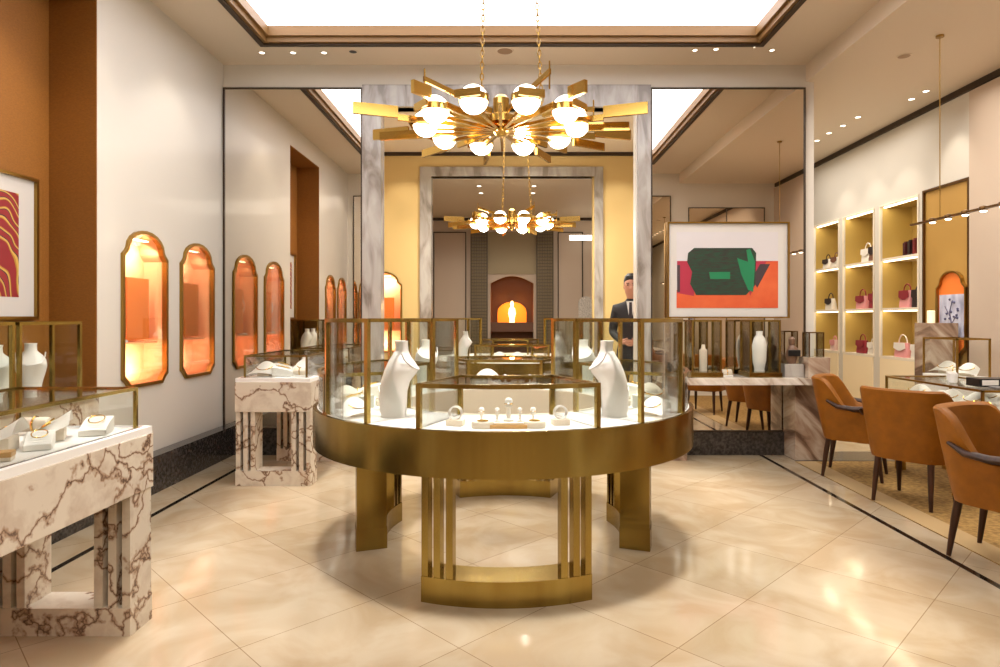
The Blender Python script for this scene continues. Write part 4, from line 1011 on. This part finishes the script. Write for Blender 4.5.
t = thing('arched_screen', 'pale arched patterned screen in the far room right of the recess', 'screen', (1.55, 13.3, 0))
bm = bmesh.new(); prism(bm, [(1.38, 0), (1.68, 0), (1.68, 1.62)] + [(1.53+.15*math.cos(PI*i/10), 1.62+.15*math.sin(PI*i/10)) for i in range(1, 10)] + [(1.38, 1.62)], 'y', 13.28, 13.32)
obj('panel', bm, mat('pale_lace_pattern', (214, 208, 198), .5, noise=(60, (150, 144, 136), (1, 1, 1))), t, world=True)
t = thing('cove_light', 'bright cove light strip high in the far room right side', 'ceiling light', (1.7, 13.4, 3.0)); obj('diffuser', BX(1.2, 2.1, 13.3, 13.34, 2.94, 3.04), 'downlight', t, world=True)

# ------------------------------------------------------------------ MAN behind the right portal column
def man(loc, rot):
    t = thing('person', 'person in dark suit and tie standing behind the right portal column', 'person', loc, rot)
    me = bpy.data.meshes.new('body'); bm = bmesh.new(); sk = bm.verts.layers.skin.verify()
    V = {}
    def v(k, x, y, z, r, par=None, r2=None):
        q = bm.verts.new((x, y, z)); q[sk].radius = (r, r2 or r); V[k] = q
        if par: bm.edges.new((V[par], q))
        else: q[sk].use_root = True
    # faces -y
    v('pelvis', 0, 0, .95, .14, None, .105); v('waist', 0, 0, 1.10, .135, 'pelvis', .10); v('chest', 0, .0, 1.30, .165, 'waist', .115); v('upper', 0, .0, 1.42, .13, 'chest', .10)
    v('neck', 0, -.005, 1.50, .055, 'upper'); v('neck2', 0, -.02, 1.56, .052, 'neck')
    for s, n in ((-1, 'l'), (1, 'r')):
        v(n+'sh', s*.165, .0, 1.425, .06, 'upper'); v(n+'el', s*.205, .02, 1.16, .052, n+'sh'); v(n+'wr', s*.09, -.20, 1.07, .036, n+'el')
        v(n+'hip', s*.09, 0, .88, .10, 'pelvis'); v(n+'kn', s*.10, -.01, .50, .068, n+'hip'); v(n+'an', s*.10, .01, .09, .048, n+'kn'); v(n+'toe', s*.11, -.13, .04, .042, n+'an')
    bm.to_mesh(me); bm.free(); me.materials.append(M['suit'])
    o = bpy.data.objects.new('body', me); COL.objects.link(o); o.parent = t
    m1 = o.modifiers.new('skin', 'SKIN'); m1.use_smooth_shade = True; m2 = o.modifiers.new('sub', 'SUBSURF'); m2.levels = m2.render_levels = 2
    # head
    bm = bmesh.new()
    loft(bm, [(0, -.02, 1.53, .045, .05), (0, -.04, 1.565, .052, .062), (0, -.035, 1.60, .066, .082), (0, -.03, 1.66, .074, .092), (0, -.025, 1.71, .074, .094), (0, -.02, 1.76, .058, .076), (0, -.015, 1.785, .025, .035)], 20)
    prism(bm, [(-.135, 1.635), (-.118, 1.67), (-.11, 1.67), (-.11, 1.635)], 'x', -.011, .011)
    for s in (-1, 1): bmesh.ops.create_icosphere(bm, subdivisions=2, radius=.02, matrix=T(s*.076, -.02, 1.66) @ Matrix.Diagonal((.4, .8, 1.5, 1)))
    h = obj('head', bm, 'skin', t, smooth=True)
    for s in (-1, 1):
        bm = bmesh.new(); bmesh.ops.create_icosphere(bm, subdivisions=1, radius=.009, matrix=T(s*.03, -.118, 1.675)); obj('eye', bm, 'hair', h)
        obj('eyebrow', BX(s*.03-.015, s*.03+.015, -.121, -.112, 1.69, 1.697), 'hair', h)
    obj('mouth', BX(-.022, .022, -.113, -.105, 1.607, 1.613), mat('lips', (150, 84, 74), .5), h)
    bm = bmesh.new(); loft(bm, [(0, .01, 1.62, .07, .07), (0, .0, 1.67, .082, .085), (0, -.01, 1.73, .082, .098), (0, -.018, 1.775, .07, .092), (0, -.018, 1.805, .04, .055)], 20)
    obj('hair', bm, 'hair', t, smooth=True)
    bm = bmesh.new(); prism(bm, [(-.045, 1.50), (0, 1.24), (.045, 1.50)], 'y', -.128, -.10); obj('shirt', bm, 'shirt', t)
    bm = bmesh.new(); prism(bm, [(-.014, 1.49), (.014, 1.49), (.02, 1.3), (0, 1.24), (-.02, 1.3)], 'y', -.134, -.127); obj('tie', bm, 'tie', t)
    for s in (-1, 1):
        me = bpy.data.meshes.new('hand'); bm = bmesh.new(); sk = bm.verts.layers.skin.verify(); V = {}
        v('w', s*.09, -.20, 1.07, .026); v('p', s*.05, -.245, 1.06, .03, 'w', .018)
        for f_ in range(4):
            yy = -.262-.006*f_; z = 1.085-.017*f_
            v('a%d' % f_, s*.025, yy, z, .010, 'p'); v('b%d' % f_, -s*.005, yy-.006, z-.004, .009, 'a%d' % f_); v('c%d' % f_, -s*.025, yy+.008, z-.006, .0075, 'b%d' % f_)
        v('t1', s*.05, -.255, 1.09, .011, 'w'); v('t2', s*.02, -.27, 1.108, .009, 't1')
        bm.to_mesh(me); bm.free(); me.materials.append(M['skin']); o = bpy.data.objects.new('hand', me); COL.objects.link(o); o.parent = t
        m1 = o.modifiers.new('skin', 'SKIN'); m1.use_smooth_shade = True; m2 = o.modifiers.new('sub', 'SUBSURF'); m2.levels = m2.render_levels = 1
    return t
man((1.305, 7.0, 0), -14)
